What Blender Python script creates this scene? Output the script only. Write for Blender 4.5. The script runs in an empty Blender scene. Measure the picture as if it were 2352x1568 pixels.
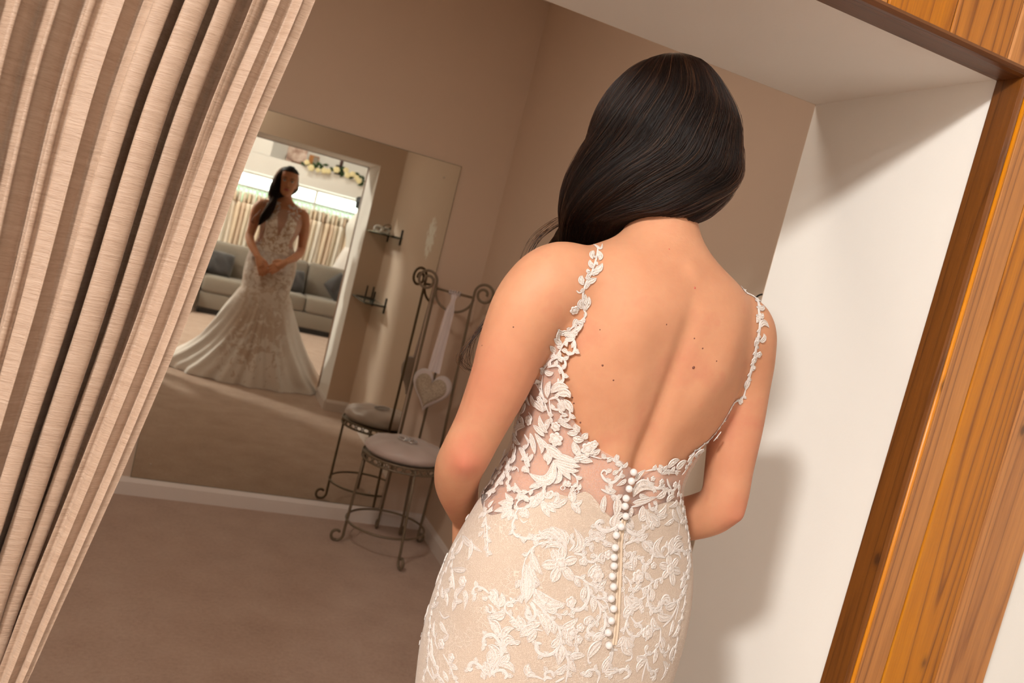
import bpy, bmesh, math, random
import numpy as np
from mathutils import Vector, Matrix
from mathutils.bvhtree import BVHTree
rnd = random.Random(7)
sc = bpy.context.scene
COL = sc.collection
PI = math.pi

# ------------------------------------------------------------------ camera
F_PX, YAW, PITCH, ROLL = 1926.04, 0.37835, -0.08509, 0.24627
CAM = Vector((-1.3843, -4.0918, 1.45))
fw = Vector((math.sin(YAW)*math.cos(PITCH), math.cos(YAW)*math.cos(PITCH), math.sin(PITCH)))
rt = Vector((math.cos(YAW), -math.sin(YAW), 0)); up = rt.cross(fw)
r2 = rt*math.cos(ROLL) + up*math.sin(ROLL); u2 = -rt*math.sin(ROLL) + up*math.cos(ROLL)
cd = bpy.data.cameras.new('camera'); cam = bpy.data.objects.new('camera', cd); COL.objects.link(cam)
cam.matrix_world = Matrix(((r2.x, u2.x, -fw.x, CAM.x), (r2.y, u2.y, -fw.y, CAM.y), (r2.z, u2.z, -fw.z, CAM.z), (0, 0, 0, 1)))
cd.sensor_width = 36.0; cd.lens = F_PX/2352*36.0; cd.clip_start = 0.05
cd.dof.use_dof = True; cd.dof.focus_distance = 1.16; cd.dof.aperture_fstop = 8.0
sc.camera = cam

# ------------------------------------------------------------------ light, world, exposure
sc.view_settings.view_transform = 'Standard'; sc.view_settings.look = 'None'
sc.view_settings.exposure = 0.0; sc.view_settings.gamma = 1.0; sc.view_settings.use_curve_mapping = False
sc.cycles.use_denoising = True; sc.cycles.max_bounces = 8; sc.cycles.diffuse_bounces = 5
sc.cycles.glossy_bounces = 4; sc.cycles.transparent_max_bounces = 16; sc.cycles.sample_clamp_indirect = 8
w = bpy.data.worlds.new('sky'); sc.world = w; w.use_nodes = True
bg = w.node_tree.nodes['Background']; bg.inputs[0].default_value = (0.93, 0.975, 1.0, 1); bg.inputs[1].default_value = 8.0

def lamp(name, kind, loc, target, power, col, size=0.2, spread=None, angle=None, blend=0.5):
    d = bpy.data.lights.new(name, kind); d.energy = power; d.color = col
    if kind == 'AREA':
        d.shape = 'DISK'; d.size = size
        if spread: d.spread = math.radians(spread)
    elif kind == 'SPOT':
        d.shadow_soft_size = size; d.spot_size = math.radians(angle); d.spot_blend = blend
    else: d.shadow_soft_size = size
    o = bpy.data.objects.new(name, d); COL.objects.link(o); o.location = loc
    o.rotation_euler = (Vector(target)-Vector(loc)).to_track_quat('-Z', 'Y').to_euler()
    return o
WARM = (1.0, 0.975, 0.925)
# main lamp of the shop, high on the left behind the camera (its light throws the lintel's soft shadow on the jamb)
lamp('unseen_ceiling_lamp', 'AREA', (-3.45, -5.35, 3.36), (-0.6, -3.0, 1.2), 198, WARM, 0.45)
# unseen ceiling lamps added to brighten the shop
lamp('unseen_ceiling_lamp', 'AREA', (-2.6, -6.6, 3.42), (-2.6, -6.6, 0), 46, WARM, 0.35)
lamp('unseen_ceiling_lamp', 'AREA', (-0.4, -6.9, 3.42), (-0.4, -6.9, 0), 22, WARM, 0.35)
# unseen warm fill lamp added just inside the opening to brighten the fitting room
lamp('unseen_ceiling_lamp', 'AREA', (-1.75, -2.05, 2.76), (-1.75, -2.0, 0), 18, (1.0, 0.90, 0.78), 0.4)
# sampling portal in the strip window (emits nothing itself: it guides the daylight of the sky)
wl = lamp('window_portal', 'AREA', (-0.3, -8.225, 1.53), (-0.3, -5.0, 1.53), 1, (1, 1, 1), 1.0)
wl.data.shape = 'RECTANGLE'; wl.data.size = 3.8; wl.data.size_y = 0.66; wl.data.cycles.is_portal = True

# ------------------------------------------------------------------ helpers
def lin(r, g, b):
    f = lambda c: (c/255)/12.92 if c/255 <= 0.04045 else ((c/255+0.055)/1.055)**2.4
    return (f(r), f(g), f(b), 1.0)
class NT:
    def __init__(s, name):
        s.m = bpy.data.materials.new(name); s.m.use_nodes = True; s.t = s.m.node_tree
        s.b = s.t.nodes['Principled BSDF']; s.out = s.t.nodes['Material Output']
    def n(s, ty, **kw):
        nd = s.t.nodes.new('ShaderNode'+ty)
        for k, v in kw.items():
            if k.startswith('i_'):
                key = k[2:]; key = int(key) if key.isdigit() else key.replace('_', ' ')
                if isinstance(v, bpy.types.NodeSocket): s.t.links.new(v, nd.inputs[key])
                else: nd.inputs[key].default_value = v
            else: setattr(nd, k, v)
        return nd
    def set(s, **kw):
        for k, v in kw.items():
            k = k.replace('_', ' ')
            if isinstance(v, bpy.types.NodeSocket): s.t.links.new(v, s.b.inputs[k])
            else: s.b.inputs[k].default_value = v
        return s
    def obj(s, scale=(1, 1, 1), src='Object'):
        tc = s.n('TexCoord'); mp = s.n('Mapping'); s.t.links.new(tc.outputs[src], mp.inputs[0]); mp.inputs['Scale'].default_value = scale
        return mp.outputs[0]
    def noise(s, vec, scale, detail=3, rough=0.55, dist=0.0):
        return s.n('TexNoise', i_Vector=vec, i_Scale=scale, i_Detail=detail, i_Roughness=rough, i_Distortion=dist)
    def ramp(s, fac, *stops):
        nd = s.n('ValToRGB', i_Fac=fac); e = nd.color_ramp.elements
        while len(e) < len(stops): e.new(0.5)
        for i, (p, c) in enumerate(stops): e[i].position = p; e[i].color = c
        return nd.outputs[0]
    def mix(s, fac, a, b, blend='MIX'):
        nd = s.n('Mix', data_type='RGBA', blend_type=blend)
        for i, v in ((0, fac), (6, a), (7, b)):
            if isinstance(v, bpy.types.NodeSocket): s.t.links.new(v, nd.inputs[i])
            else: nd.inputs[i].default_value = v
        return nd.outputs[2]
    def math(s, op, a, b=0.0, c=0.0):
        nd = s.n('Math', operation=op)
        for i, v in enumerate((a, b, c)):
            if isinstance(v, bpy.types.NodeSocket): s.t.links.new(v, nd.inputs[i])
            else: nd.inputs[i].default_value = v
        return nd.outputs[0]
    def bump(s, h, strength=0.3, dist=0.01):
        nd = s.n('Bump', i_Height=h, i_Strength=strength, i_Distance=dist)
        s.t.links.new(nd.outputs[0], s.b.inputs['Normal']); return nd
def plain(name, col, rough=0.5, metal=0.0, bump=None, var=0.06, **kw):
    m = NT(name); v = m.obj(); nz = m.noise(v, 9, 4)
    c2 = tuple(x*(1-var*2.5) for x in col[:3])+(1,)
    m.set(Base_Color=m.mix(nz.outputs[0], c2, col), Roughness=rough, Metallic=metal, **kw)
    if bump: m.bump(m.noise(v, bump[0], 3).outputs[0], bump[1], bump[2])
    return m.m

def link(name, me, mat=None, parent=None, smooth=True):
    if mat is not None: me.materials.append(mat)
    if smooth:
        me.polygons.foreach_set('use_smooth', [True]*len(me.polygons))
    o = bpy.data.objects.new(name, me); COL.objects.link(o)
    if parent is not None: o.parent = parent
    return o
def obj(name, vf, mat, parent=None, smooth=True, base=None):
    v, f = vf
    me = bpy.data.meshes.new(name)
    if base is not None: v = [Vector(p)-Vector(base) for p in v]
    me.from_pydata([tuple(p) for p in v], [], f); me.validate(); me.update()
    o = link(name, me, mat, parent, smooth)
    if base is not None: o.location = base
    return o
def tag(o, label, cat, group=None):
    o['label'] = label; o['category'] = cat
    if group: o['group'] = group
    return o
def empty(name, loc, label, cat, group=None):
    o = bpy.data.objects.new(name, None); COL.objects.link(o); o.location = loc; o.empty_display_size = 0.05
    return tag(o, label, cat, group)
def kid(name, vf, mat, root, smooth=True):
    """a part whose vertices are given in world space, parented to an unrotated root"""
    return obj(name, vf, mat, root, smooth, None) if root is None else _kid(name, vf, mat, root, smooth)
def wloc(o):
    p = Vector(o.location)
    while o.parent is not None: o = o.parent; p += Vector(o.location)
    return p
def _kid(name, vf, mat, root, smooth):
    b = wloc(root); v, f = vf
    return obj(name, ([Vector(p)-b for p in v], f), mat, root, smooth)
def struct(o): o['kind'] = 'structure'; return o
def join(*parts):
    V, F = [], []
    for v, f in parts:
        n = len(V); V += [tuple(p) for p in v]; F += [tuple(i+n for i in q) for q in f]
    return V, F
def box(x0, x1, y0, y1, z0, z1, bev=0.0):
    if bev <= 0:
        v = [(x, y, z) for z in (z0, z1) for y in (y0, y1) for x in (x0, x1)]
        return v, [(0, 2, 3, 1), (4, 5, 7, 6), (0, 1, 5, 4), (2, 6, 7, 3), (0, 4, 6, 2), (1, 3, 7, 5)]
    bm = bmesh.new(); bmesh.ops.create_cube(bm, size=1.0)
    for p in bm.verts: p.co = Vector(((x0+x1)/2+p.co.x*(x1-x0), (y0+y1)/2+p.co.y*(y1-y0), (z0+z1)/2+p.co.z*(z1-z0)))
    bmesh.ops.bevel(bm, geom=bm.edges[:], offset=bev, segments=2, profile=0.5, affect='EDGES')
    return from_bm(bm)
def from_bm(bm):
    bm.verts.index_update(); v = [p.co.copy() for p in bm.verts]; f = [tuple(q.index for q in fc.verts) for fc in bm.faces]; bm.free(); return v, f
def spline(P, n, closed=False):
    P = [np.array(p, float) for p in P]; m = len(P); out = []
    segs = m if closed else m-1
    for i in range(segs):
        if closed: a, b, c, d = P[(i-1) % m], P[i], P[(i+1) % m], P[(i+2) % m]
        else: a, b, c, d = P[max(i-1, 0)], P[i], P[i+1], P[min(i+2, m-1)]
        for k in range(n):
            t = k/n; out.append(0.5*((2*b)+(-a+c)*t+(2*a-5*b+4*c-d)*t*t+(-a+3*b-3*c+d)*t**3))
    if not closed: out.append(P[-1])
    return out
def tube(P, r, sides=8, closed=False, cap=True):
    P = [Vector(p) for p in P]; n = len(P); V, Fc = [], []
    R = r if hasattr(r, '__len__') else [r]*n
    T = []
    for i in range(n):
        a = P[(i-1) % n] if closed else P[max(i-1, 0)]; b = P[(i+1) % n] if closed else P[min(i+1, n-1)]
        t = b-a; T.append(t.normalized() if t.length > 1e-9 else Vector((0, 0, 1)))
    nn = T[0].orthogonal().normalized()
    for i in range(n):
        nn = (nn-T[i]*nn.dot(T[i]));
        nn = nn.normalized() if nn.length > 1e-6 else T[i].orthogonal().normalized()
        bb = T[i].cross(nn)
        for k in range(sides):
            a = 2*PI*k/sides; V.append(P[i]+(nn*math.cos(a)+bb*math.sin(a))*R[i])
    m = n if closed else n-1
    for i in range(m):
        j = (i+1) % n
        for k in range(sides):
            l = (k+1) % sides; Fc.append((i*sides+k, i*sides+l, j*sides+l, j*sides+k))
    if cap and not closed:
        Fc.append(tuple(range(sides))[::-1]); Fc.append(tuple((n-1)*sides+k for k in range(sides)))
    return V, Fc
def loft(rings, cap=True, closed=True):
    n = len(rings[0]); V = [p for r in rings for p in r]; Fc = []
    for i in range(len(rings)-1):
        for k in range(n if closed else n-1):
            l = (k+1) % n; Fc.append((i*n+k, i*n+l, (i+1)*n+l, (i+1)*n+k))
    if cap: Fc.append(tuple(range(n))[::-1]); Fc.append(tuple((len(rings)-1)*n+k for k in range(n)))
    return V, Fc
def lathe(prof, c=(0, 0, 0), n=32, cap=True):
    return loft([[(c[0]+r*math.cos(2*PI*k/n), c[1]+r*math.sin(2*PI*k/n), c[2]+z) for k in range(n)] for r, z in prof], cap)
def ball(c, r, seg=12, ring=8):
    rr = r if hasattr(r, '__len__') else (r, r, r); bm = bmesh.new(); bmesh.ops.create_uvsphere(bm, u_segments=seg, v_segments=ring, radius=1.0)
    for p in bm.verts: p.co = Vector((c[0]+p.co.x*rr[0], c[1]+p.co.y*rr[1], c[2]+p.co.z*rr[2]))
    return from_bm(bm)
def dup(o, loc=None, rotz=None, label=None, parent=None):
    c = o.copy(); COL.objects.link(c)
    if parent is not None: c.parent = parent
    if loc is not None: c.location = loc
    if rotz is not None: c.rotation_euler = (0, 0, rotz)
    if label: c['label'] = label
    for ch in list(o.children): dup(ch, parent=c)
    return c

# ------------------------------------------------------------------ room materials
def wall_mat(name, col, var=0.03, pale_patch=False):
    m = NT(name); v = m.obj(); nz = m.noise(v, 2.2, 5)
    dark = tuple(c*(1-var*3) for c in col[:3])+(1,)
    base = m.mix(nz.outputs[0], dark, col)
    if pale_patch:   # pale patch mixed into the base colour, ragged edge
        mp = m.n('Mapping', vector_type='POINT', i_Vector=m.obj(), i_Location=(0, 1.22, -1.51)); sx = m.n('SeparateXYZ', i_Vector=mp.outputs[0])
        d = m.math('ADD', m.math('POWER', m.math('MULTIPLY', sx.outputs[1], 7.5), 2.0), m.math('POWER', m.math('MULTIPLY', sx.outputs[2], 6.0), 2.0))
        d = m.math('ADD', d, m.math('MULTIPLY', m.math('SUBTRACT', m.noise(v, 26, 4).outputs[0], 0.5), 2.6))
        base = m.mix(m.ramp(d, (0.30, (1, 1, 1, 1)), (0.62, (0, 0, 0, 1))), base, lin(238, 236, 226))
    m.set(Base_Color=base, Roughness=0.75)
    m.bump(m.noise(v, 160, 4, 0.6).outputs[0], 0.06, 0.004); return m.m
M = {}
M['wall'] = wall_mat('beige_paint', lin(216, 194, 174))
M['wall_r'] = wall_mat('beige_paint_pale_patch', lin(216, 194, 174), pale_patch=True)
M['cream'] = wall_mat('cream_paint', lin(243, 239, 233))
M['white'] = wall_mat('white_paint', lin(238, 235, 230))
M['gloss'] = plain('white_gloss_paint', lin(225, 215, 208), 0.35, var=0.02)
def carpet_mat():
    m = NT('carpet_pile'); v = m.obj(); a = m.noise(v, 420, 2, 0.6); b = m.noise(v, 6, 5, 0.6); c = m.noise(v, 70, 3, 0.6)
    f = m.math('ADD', m.math('MULTIPLY', a.outputs[0], 0.35), m.math('ADD', m.math('MULTIPLY', b.outputs[0], 0.35), m.math('MULTIPLY', c.outputs[0], 0.3)))
    m.set(Base_Color=m.ramp(f, (0.32, lin(164, 132, 112)), (0.50, lin(190, 160, 140)), (0.68, lin(206, 180, 160))), Roughness=0.95, Sheen_Weight=0.25)
    m.bump(m.math('ADD', a.outputs[0], m.math('MULTIPLY', c.outputs[0], 0.8)), 0.7, 0.006); return m.m
M['carpet'] = carpet_mat()
def wood_mat(name='stained_pine', cols=((66, 36, 14), (138, 84, 38), (180, 118, 56), (200, 148, 86)), horiz=False):
    m = NT(name); oi = m.n('ObjectInfo')
    sc_ = (1, 1, 0.034) if not horiz else (0.034, 1, 1)
    tc = m.n('TexCoord'); add = m.n('VectorMath', operation='ADD'); m.t.links.new(tc.outputs['Object'], add.inputs[0])
    cx = m.n('CombineXYZ', i_X=m.math('MULTIPLY', oi.outputs['Random'], 7.3), i_Y=m.math('MULTIPLY', oi.outputs['Random'], 3.1), i_Z=m.math('MULTIPLY', oi.outputs['Random'], 11.7))
    m.t.links.new(cx.outputs[0], add.inputs[1])
    mp = m.n('Mapping', i_Vector=add.outputs[0]); mp.inputs['Scale'].default_value = sc_
    v = mp.outputs[0]
    big = m.noise(v, 9, 2, 0.5)
    rings = m.math('FRACT', m.math('MULTIPLY', m.math('ADD', big.outputs[0], m.math('MULTIPLY', m.noise(v, 60, 3).outputs[0], 0.03)), 13.0))
    fine = m.noise(v, 330, 3, 0.6)
    grain = m.ramp(rings, (0.0, (0, 0, 0, 1)), (0.10, (0.8,)*3+(1,)), (0.55, (1, 1, 1, 1)), (0.90, (0.6,)*3+(1,)), (1.0, (0.0,)*3+(1,)))
    gs = m.math('ADD', .10, m.math('MULTIPLY', m.math('FRACT', m.math('MULTIPLY', oi.outputs['Random'], 7.7)), .22)); g = m.math('ADD', m.math('ADD', m.math('MULTIPLY', grain, gs), m.math('SUBTRACT', .27, m.math('MULTIPLY', gs, .85))), m.math('ADD', m.math('MULTIPLY', fine.outputs[0], 0.25), m.math('MULTIPLY', m.noise(v, 5, 2).outputs[0], 0.45)))
    kn = m.n('TexVoronoi', i_Scale=6.5, i_Randomness=1.0); mk = m.n('Mapping', i_Vector=add.outputs[0])
    mk.inputs['Scale'].default_value = (1.5, 1.5, 0.8) if not horiz else (0.8, 1.5, 1.5); m.t.links.new(mk.outputs[0], kn.inputs['Vector'])
    knot = m.ramp(kn.outputs['Distance'], (0.0, (1, 1, 1, 1)), (0.04, (0.85,)*3+(1,)), (0.075, (0.25,)*3+(1,)), (0.13, (0, 0, 0, 1)))
    c = m.ramp(g, (0.15, lin(*cols[0])), (0.45, lin(*cols[1])), (0.68, lin(*cols[2])), (0.92, lin(*cols[3])))
    tint = m.n('HueSaturation', i_Saturation=m.math('ADD', 0.93, m.math('MULTIPLY', m.math('FRACT', m.math('MULTIPLY', oi.outputs['Random'], 13.3)), .25)), i_Value=m.math('ADD', 0.88, m.math('MULTIPLY', oi.outputs['Random'], 0.24)), i_Color=c)
    c = m.mix(m.math('MULTIPLY', knot, 0.85), tint.outputs[0], lin(52, 28, 14))
    m.set(Base_Color=c, Roughness=0.38, Coat_Weight=0.12, Coat_Roughness=0.35)
    m.bump(m.math('ADD', m.math('MULTIPLY', grain, 0.5), m.math('MULTIPLY', fine.outputs[0], 0.5)), 0.25, 0.003); return m.m
M['wood'] = wood_mat()
M['wood_highlight'] = wood_mat('pine_highlight_bead', ((150, 90, 42), (190, 122, 60), (214, 146, 80), (226, 164, 98)))  # bead wood made paler: the edge highlight is put into its colour
M['wood_dark'] = wood_mat('dark_stained_pine', ((34, 17, 6), (80, 44, 17), (118, 70, 30), (150, 96, 46)))
M['wood_dark_h'] = wood_mat('dark_stained_rail', ((34, 17, 6), (80, 44, 17), (118, 70, 30), (150, 96, 46)), True)
M['chrome'] = plain('chrome', (0.75, 0.75, 0.75, 1), 0.15, 1.0)
def mirror_mat():
    m = NT('mirror_silver'); v = m.obj(); m.set(Base_Color=m.mix(m.noise(v, 3, 2).outputs[0], (0.75, 0.745, 0.665, 1), (0.78, 0.775, 0.70, 1)), Metallic=1.0, Roughness=0.012); return m.m
M['mirror'] = mirror_mat()
M['edge'] = plain('mirror_edge', lin(70, 82, 66), 0.2)

# ------------------------------------------------------------------ the setting
D1, D2, XJ, ZL, XL, CZ = 2.502, 2.969, -0.184, 1.9655, -1.78, 2.774
struct(obj('floor', box(-4.2, 2.6, -8.6, 0.1, -0.06, 0.0), M['carpet'], smooth=False))
struct(obj('ceiling', box(-3.0, 0.1, -D1, 0.1, CZ, CZ+0.08), M['white'], smooth=False))
SZ = 3.45
struct(obj('ceiling_shop', box(-4.3, 2.7, -8.7, -2.4, SZ, SZ+0.08), M['white'], smooth=False))
struct(obj('wall_mirror', box(-2.9, 0.1, 0.006, 0.1, 0, CZ), M['wall'], smooth=False))
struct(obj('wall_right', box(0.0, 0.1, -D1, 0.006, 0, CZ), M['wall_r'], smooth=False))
struct(obj('wall_left', box(-3.0, -2.9, -D1, 0.1, 0, CZ), M['wall'], smooth=False))
# the thick wall with the opening: three blocks in one mesh, reveal in cream
for nm, a_, b_, z0_, z1_ in (('wall_opening_right', XJ, 2.7, 0, 3.45), ('wall_opening_left', -4.3, XL, 0, 3.45), ('wall_opening_top', XL, XJ, ZL, 3.45)):
    struct(obj(nm, box(a_, b_, -D2, -D1, z0_, z1_), M['cream'], smooth=False))
# inner face of that wall, painted like the fitting room (thin skim proud by 2 mm, set back from the arris)
for nm, a_, b_, z0_, z1_ in (('wall_inner_right', XJ, 0.0, 0, CZ), ('wall_inner_left', -2.9, XL, 0, CZ), ('wall_inner_top', XL, XJ, ZL, CZ)):
    struct(obj(nm, box(a_, b_, -D1, -D1+0.002, z0_, z1_), M['wall'], smooth=False))
for nm, a_, b_ in (('wall_front_right', 0.147, 2.6), ('wall_front_left', -4.2, -2.46)):
    struct(obj(nm, box(a_, b_, -D2-0.03, -D2, 0, 3.45), M['white'], smooth=False))
def skirt_prof(x0, y0, x1, y1, inx, iny, h=0.084, t=0.015):
    P = [(0, 0), (t, 0), (t, h-0.022), (t-0.004, h-0.012), (t-0.008, h-0.003), (0.003, h), (0, h)]
    return loft([[(x+inx*a, y+iny*a, z) for a, z in P] for x, y in ((x0, y0), (x1, y1))])
struct(obj('baseboard_mirror', skirt_prof(-2.9, 0.006, 0.0, 0.006, 0, -1), M['gloss'], smooth=False))
struct(obj('baseboard_right', skirt_prof(0.0, 0.0, 0.0, -D1, -1, 0), M['gloss'], smooth=False))
struct(obj('baseboard_inner', skirt_prof(XJ, -D1, 0.0, -D1, 0, 1), M['gloss'], smooth=False))
struct(obj('baseboard_jamb', skirt_prof(XJ, -D1+0.002, XJ, -D2, -1, 0, t=0.012), M['gloss'], smooth=False))
# pine cladding round the opening: upright boards with beaded joints, dark inner edge
YF = -D2-0.058
edges = [0.147, 0.020, -0.110, -0.240, -0.371, -0.502, -0.633, -0.764, -0.895, -1.026, -1.157, -1.288, -1.419, -1.550, -1.681, -1.812, -1.943, -2.074, -2.205, -2.336, -2.460]
clad = struct(bpy.data.objects.new('trim_cladding', None)); COL.objects.link(clad); clad.location = (0, -D2, 0)
def board(x0, x1, z0, z1, notch=None):
    """upright board with rounded long edges and a shallow bead line; origin on the board so grain differs"""
    b = 0.0028
    prof = [(x0, -D2), (x0, YF+b), (x0+b*0.3, YF+b*0.3), (x0+b, YF), (x1-b, YF), (x1-b*0.3, YF+b*0.3), (x1, YF+b), (x1, -D2)]
    return loft([[(x, y, z) for x, y in prof] for z in ((z0, z0+0.006, z1))])
g = 0.0012
for i in range(len(edges)-1):
    x1, x0 = edges[i]-g, edges[i+1]+g
    if x0 > XJ+0.0: v = board(x0, x1, 0, 3.40)
    elif x1 > XJ: v = join(board(XJ+0.0125, x1, 0, ZL), board(x0, x1, ZL+0.004, 3.40))
    elif x0 < XL < x1: v = join(board(x0, XL-0.004, 0, ZL), board(x0, x1, ZL+0.004, 3.40))
    elif x1 <= XL: v = board(x0, x1, 0, 3.40)
    else: v = board(x0, x1, ZL+0.004, 3.40)
    c = ((x0+x1)/2, -D2, 1.0+0.13*i)
    b_ = obj('board', v, M['wood'], clad, False, base=c); b_.location = (c[0], 0, c[2])
# dark strips that line the inner edge of the cladding
def strip_v(x, s):
    P = [(0, -D2), (0, YF+0.008), (0.002*s, YF+0.002), (0.005*s, YF+0.0005), (0.008*s, YF+0.002), (0.0085*s, -D2)]
    return loft([[(x+a, y, z) for a, y in P] for z in (0, ZL)])
kid('edge_strip', strip_v(XJ-0.0045, 1), M['wood_dark'], clad, False)
kid('edge_strip', strip_v(XL+0.0045, -1), M['wood_dark'], clad, False)
def bead_v(x, s): return tube([(x, YF+.0035, 0), (x, YF+.0035, ZL)], .0048, 10)
kid('bead', bead_v(XJ+.0088, 1), M['wood_highlight'], clad); kid('bead', bead_v(XL-.0088, 1), M['wood_highlight'], clad)
P = [(-D2, 0), (YF+0.012, 0), (YF+0.004, 0.002), (YF-0.002, 0.007), (YF-0.001, 0.012), (-D2, 0.014)]
kid('edge_strip', loft([[(x, y, ZL-0.0045+z) for y, z in P] for x in (XL, XJ)]), M['wood_dark_h'], clad, False)

# ------------------------------------------------------------------ wall mirror
mx0, mx1, mz0, mz1 = -1.439, -0.2466, 0.0845, 1.8753
mir = empty('wall_mirror_glass', ((mx0+mx1)/2, 0.0, mz0), 'large frameless rectangular mirror screwed to the back wall above the skirting', 'mirror')
mir.name = 'frameless_mirror'
kid('glass', box(mx0, mx1, -0.0002, 0.0055, mz0, mz1), M['edge'], mir, False)
kid('silvered_face', ([(mx0+.0015, -0.0006, mz0+.0015), (mx1-.0015, -0.0006, mz0+.0015), (mx1-.0015, -0.0006, mz1-.0015), (mx0+.0015, -0.0006, mz1-.0015)], [(0, 1, 2, 3)]), M['mirror'], mir, False)
for x, z in ((-0.321, 1.799), (-1.364, 0.157), (-0.318, 0.161), (-1.364, 1.799)):
    v, f = lathe([(0.0045, -0.0006), (0.0045, 0.002), (0.003, 0.004), (0.001, 0.0048)], n=14)
    kid('screw_cap', ([(x+p[0], -p[2], z+p[1]) for p in v], f), M['chrome'], mir)

# ================================================================== the bride
BO = Vector((-0.775, -3.02, 0)); PSI = math.radians(4.0)
BM = Matrix.Translation(BO) @ Matrix.Rotation(PSI, 4, 'Z')
def cr(tab, z):
    """smooth table lookup: rows (z, v1, v2, ...)"""
    T = tab
    if z <= T[0][0]: return T[0][1:]
    if z >= T[-1][0]: return T[-1][1:]
    i = 0
    while T[i+1][0] < z: i += 1
    a, b = T[i], T[i+1]; h = b[0]-a[0]; t = (z-a[0])/h; out = []
    for k in range(1, len(a)):
        ma = (b[k]-T[i-1][k])/(b[0]-T[i-1][0]) if i > 0 else (b[k]-a[k])/h
        mb = (T[i+2][k]-a[k])/(T[i+2][0]-a[0]) if i+2 < len(T) else (b[k]-a[k])/h
        out.append((2*t**3-3*t*t+1)*a[k]+(t**3-2*t*t+t)*h*ma+(-2*t**3+3*t*t)*b[k]+(t**3-t*t)*h*mb)
    return out
TORSO = [  # z, cx, cy, a, front, back
 (0.78, .000, .004, .176, .112, .130), (0.88, .000, .006, .184, .116, .138), (0.95, .002, .006, .187, .117, .136), (1.00, .002, .000, .186, .114, .125),
 (1.05, .002, -.004, .182, .108, .108), (1.10, .000, -.008, .169, .102, .094), (1.15, -.003, -.004, .149, .099, .094), (1.20, -.004, .000, .134, .099, .097),
 (1.25, .002, .000, .142, .103, .095), (1.30, .005, -.012, .154, .112, .093), (1.36, .006, -.022, .161, .112, .092), (1.41, .004, -.030, .160, .098, .090),
 (1.45, .000, -.035, .156, .078, .086), (1.48, .000, -.038, .152, .060, .076), (1.505, -.002, -.036, .125, .052, .065), (1.53, -.004, -.028, .078, .047, .057),
 (1.56, -.008, -.014, .054, .046, .051), (1.62, -.012, .014, .048, .048, .050)]
def torso_pt(phi, z, off=0.0):
    """local point; phi = 0 at the spine, + towards her right"""
    cx, cy, a, bf, bb = cr(TORSO, z); s, c = math.sin(phi), -math.cos(phi); b = bf if c > 0 else bb
    n = 2.05+.20*min(1, max(0, (z-.83)/.05))*min(1, max(0, (1.50-z)/.05))
    if c < 0: n += .40*math.exp(-((z-1.33)/.08)**2)
    r = (abs(s)**n/(a+off)**n + abs(c)**n/(b+off)**n)**(-1/n)
    x, y = cx+s*r, cy+c*r
    if 1.22 < z < 1.46 and c > 0:     # bust
        for sx in (-.072, .072):
            d2 = ((x-sx)/.052)**2+((z-1.335)/.055)**2
            if d2 < 5: y += .038*math.exp(-d2)
    return Vector((x, y, z))
def hand_vf(wr, d, nrm, side, curl=0.35):
    """palm, four unequal bent fingers and a thumb leaving the side of the palm"""
    wr, d, nrm = Vector(wr), Vector(d).normalized(), Vector(nrm).normalized(); s = d.cross(nrm).normalized()*side; parts = []
    parts.append(tube([wr-d*.02, wr+d*.015, wr+d*.045, wr+d*.078], [.021, .023, .027, .024], 12))
    for sh in (-.022, .022): parts.append(tube([wr+d*.0+s*sh*.5, wr+d*.04+s*sh*.9, wr+d*.08+s*sh], [.016, .0155, .0125], 10))
    for i, (o, L) in enumerate(((-.029, .060), (-.0098, .072), (.0098, .076), (.028, .066))):
        P = [wr+d*.065+s*o*.8]; dr = (d+s*o*2.0).normalized()
        P.append(wr+d*.083+s*o)
        for k in range(3):
            ang = curl*(k+0.6)*0.5; v = dr*math.cos(ang)-nrm*math.sin(ang); P.append(P[-1]+v*L/3)
        parts.append(tube(spline(P, 3), [.0105]*4+[.0098]*4+[.009]*4+[.0078], 10))
    P = [wr+d*.02-s*.015, wr+d*.04-s*.034+nrm*.004, wr+d*.066-s*.046, wr+d*.090-s*.043-nrm*.004]
    parts.append(tube(spline(P, 4), [.016]*4+[.0125]*4+[.0105]*4+[.008], 10))
    return join(*parts)
ARM_L = [(-.105, -.036, 1.446, .052), (-.156, -.034, 1.448, .055), (-.186, -.031, 1.412, .053), (-.197, -.026, 1.36, .0480), (-.200, -.018, 1.30, .0425), (-.205, -.002, 1.235, .0365),
         (-.210, .010, 1.190, .0355), (-.202, .040, 1.158, .0350), (-.178, .085, 1.118, .0325), (-.135, .140, 1.068, .0265), (-.108, .165, 1.040, .0235)]
ARM_R = [(.105, -.038, 1.444, .052), (.150, -.036, 1.442, .055), (.174, -.032, 1.405, .051), (.188, -.030, 1.36, .0460), (.198, -.033, 1.30, .0420), (.204, -.038, 1.235, .0370),
         (.207, -.040, 1.178, .0355), (.199, -.005, 1.142, .0355), (.172, .060, 1.105, .0325), (.126, .138, 1.070, .0265), (.100, .168, 1.052, .0235)]
HEAD = [(1.552, .080, .010, .018, .028), (1.560, .070, .024, .036, .042), (1.578, .056, .042, .052, .064), (1.605, .042, .055, .062, .086), (1.635, .034, .064, .068, .098),
        (1.67, .030, .070, .073, .102), (1.70, .030, .073, .076, .102), (1.73, .030, .071, .075, .097), (1.76, .028, .060, .065, .083), (1.78, .027, .044, .048, .060), (1.793, .026, .020, .022, .028)]
def chain(T, n=5, sides=18):
    S = spline([t[:3] for t in T], n); R = [float(x[0]) for x in spline([(t[3], 0, 0) for t in T], n)]
    return tube(S, R, sides)
HS = Vector((-.012, .014, .007))
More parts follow.
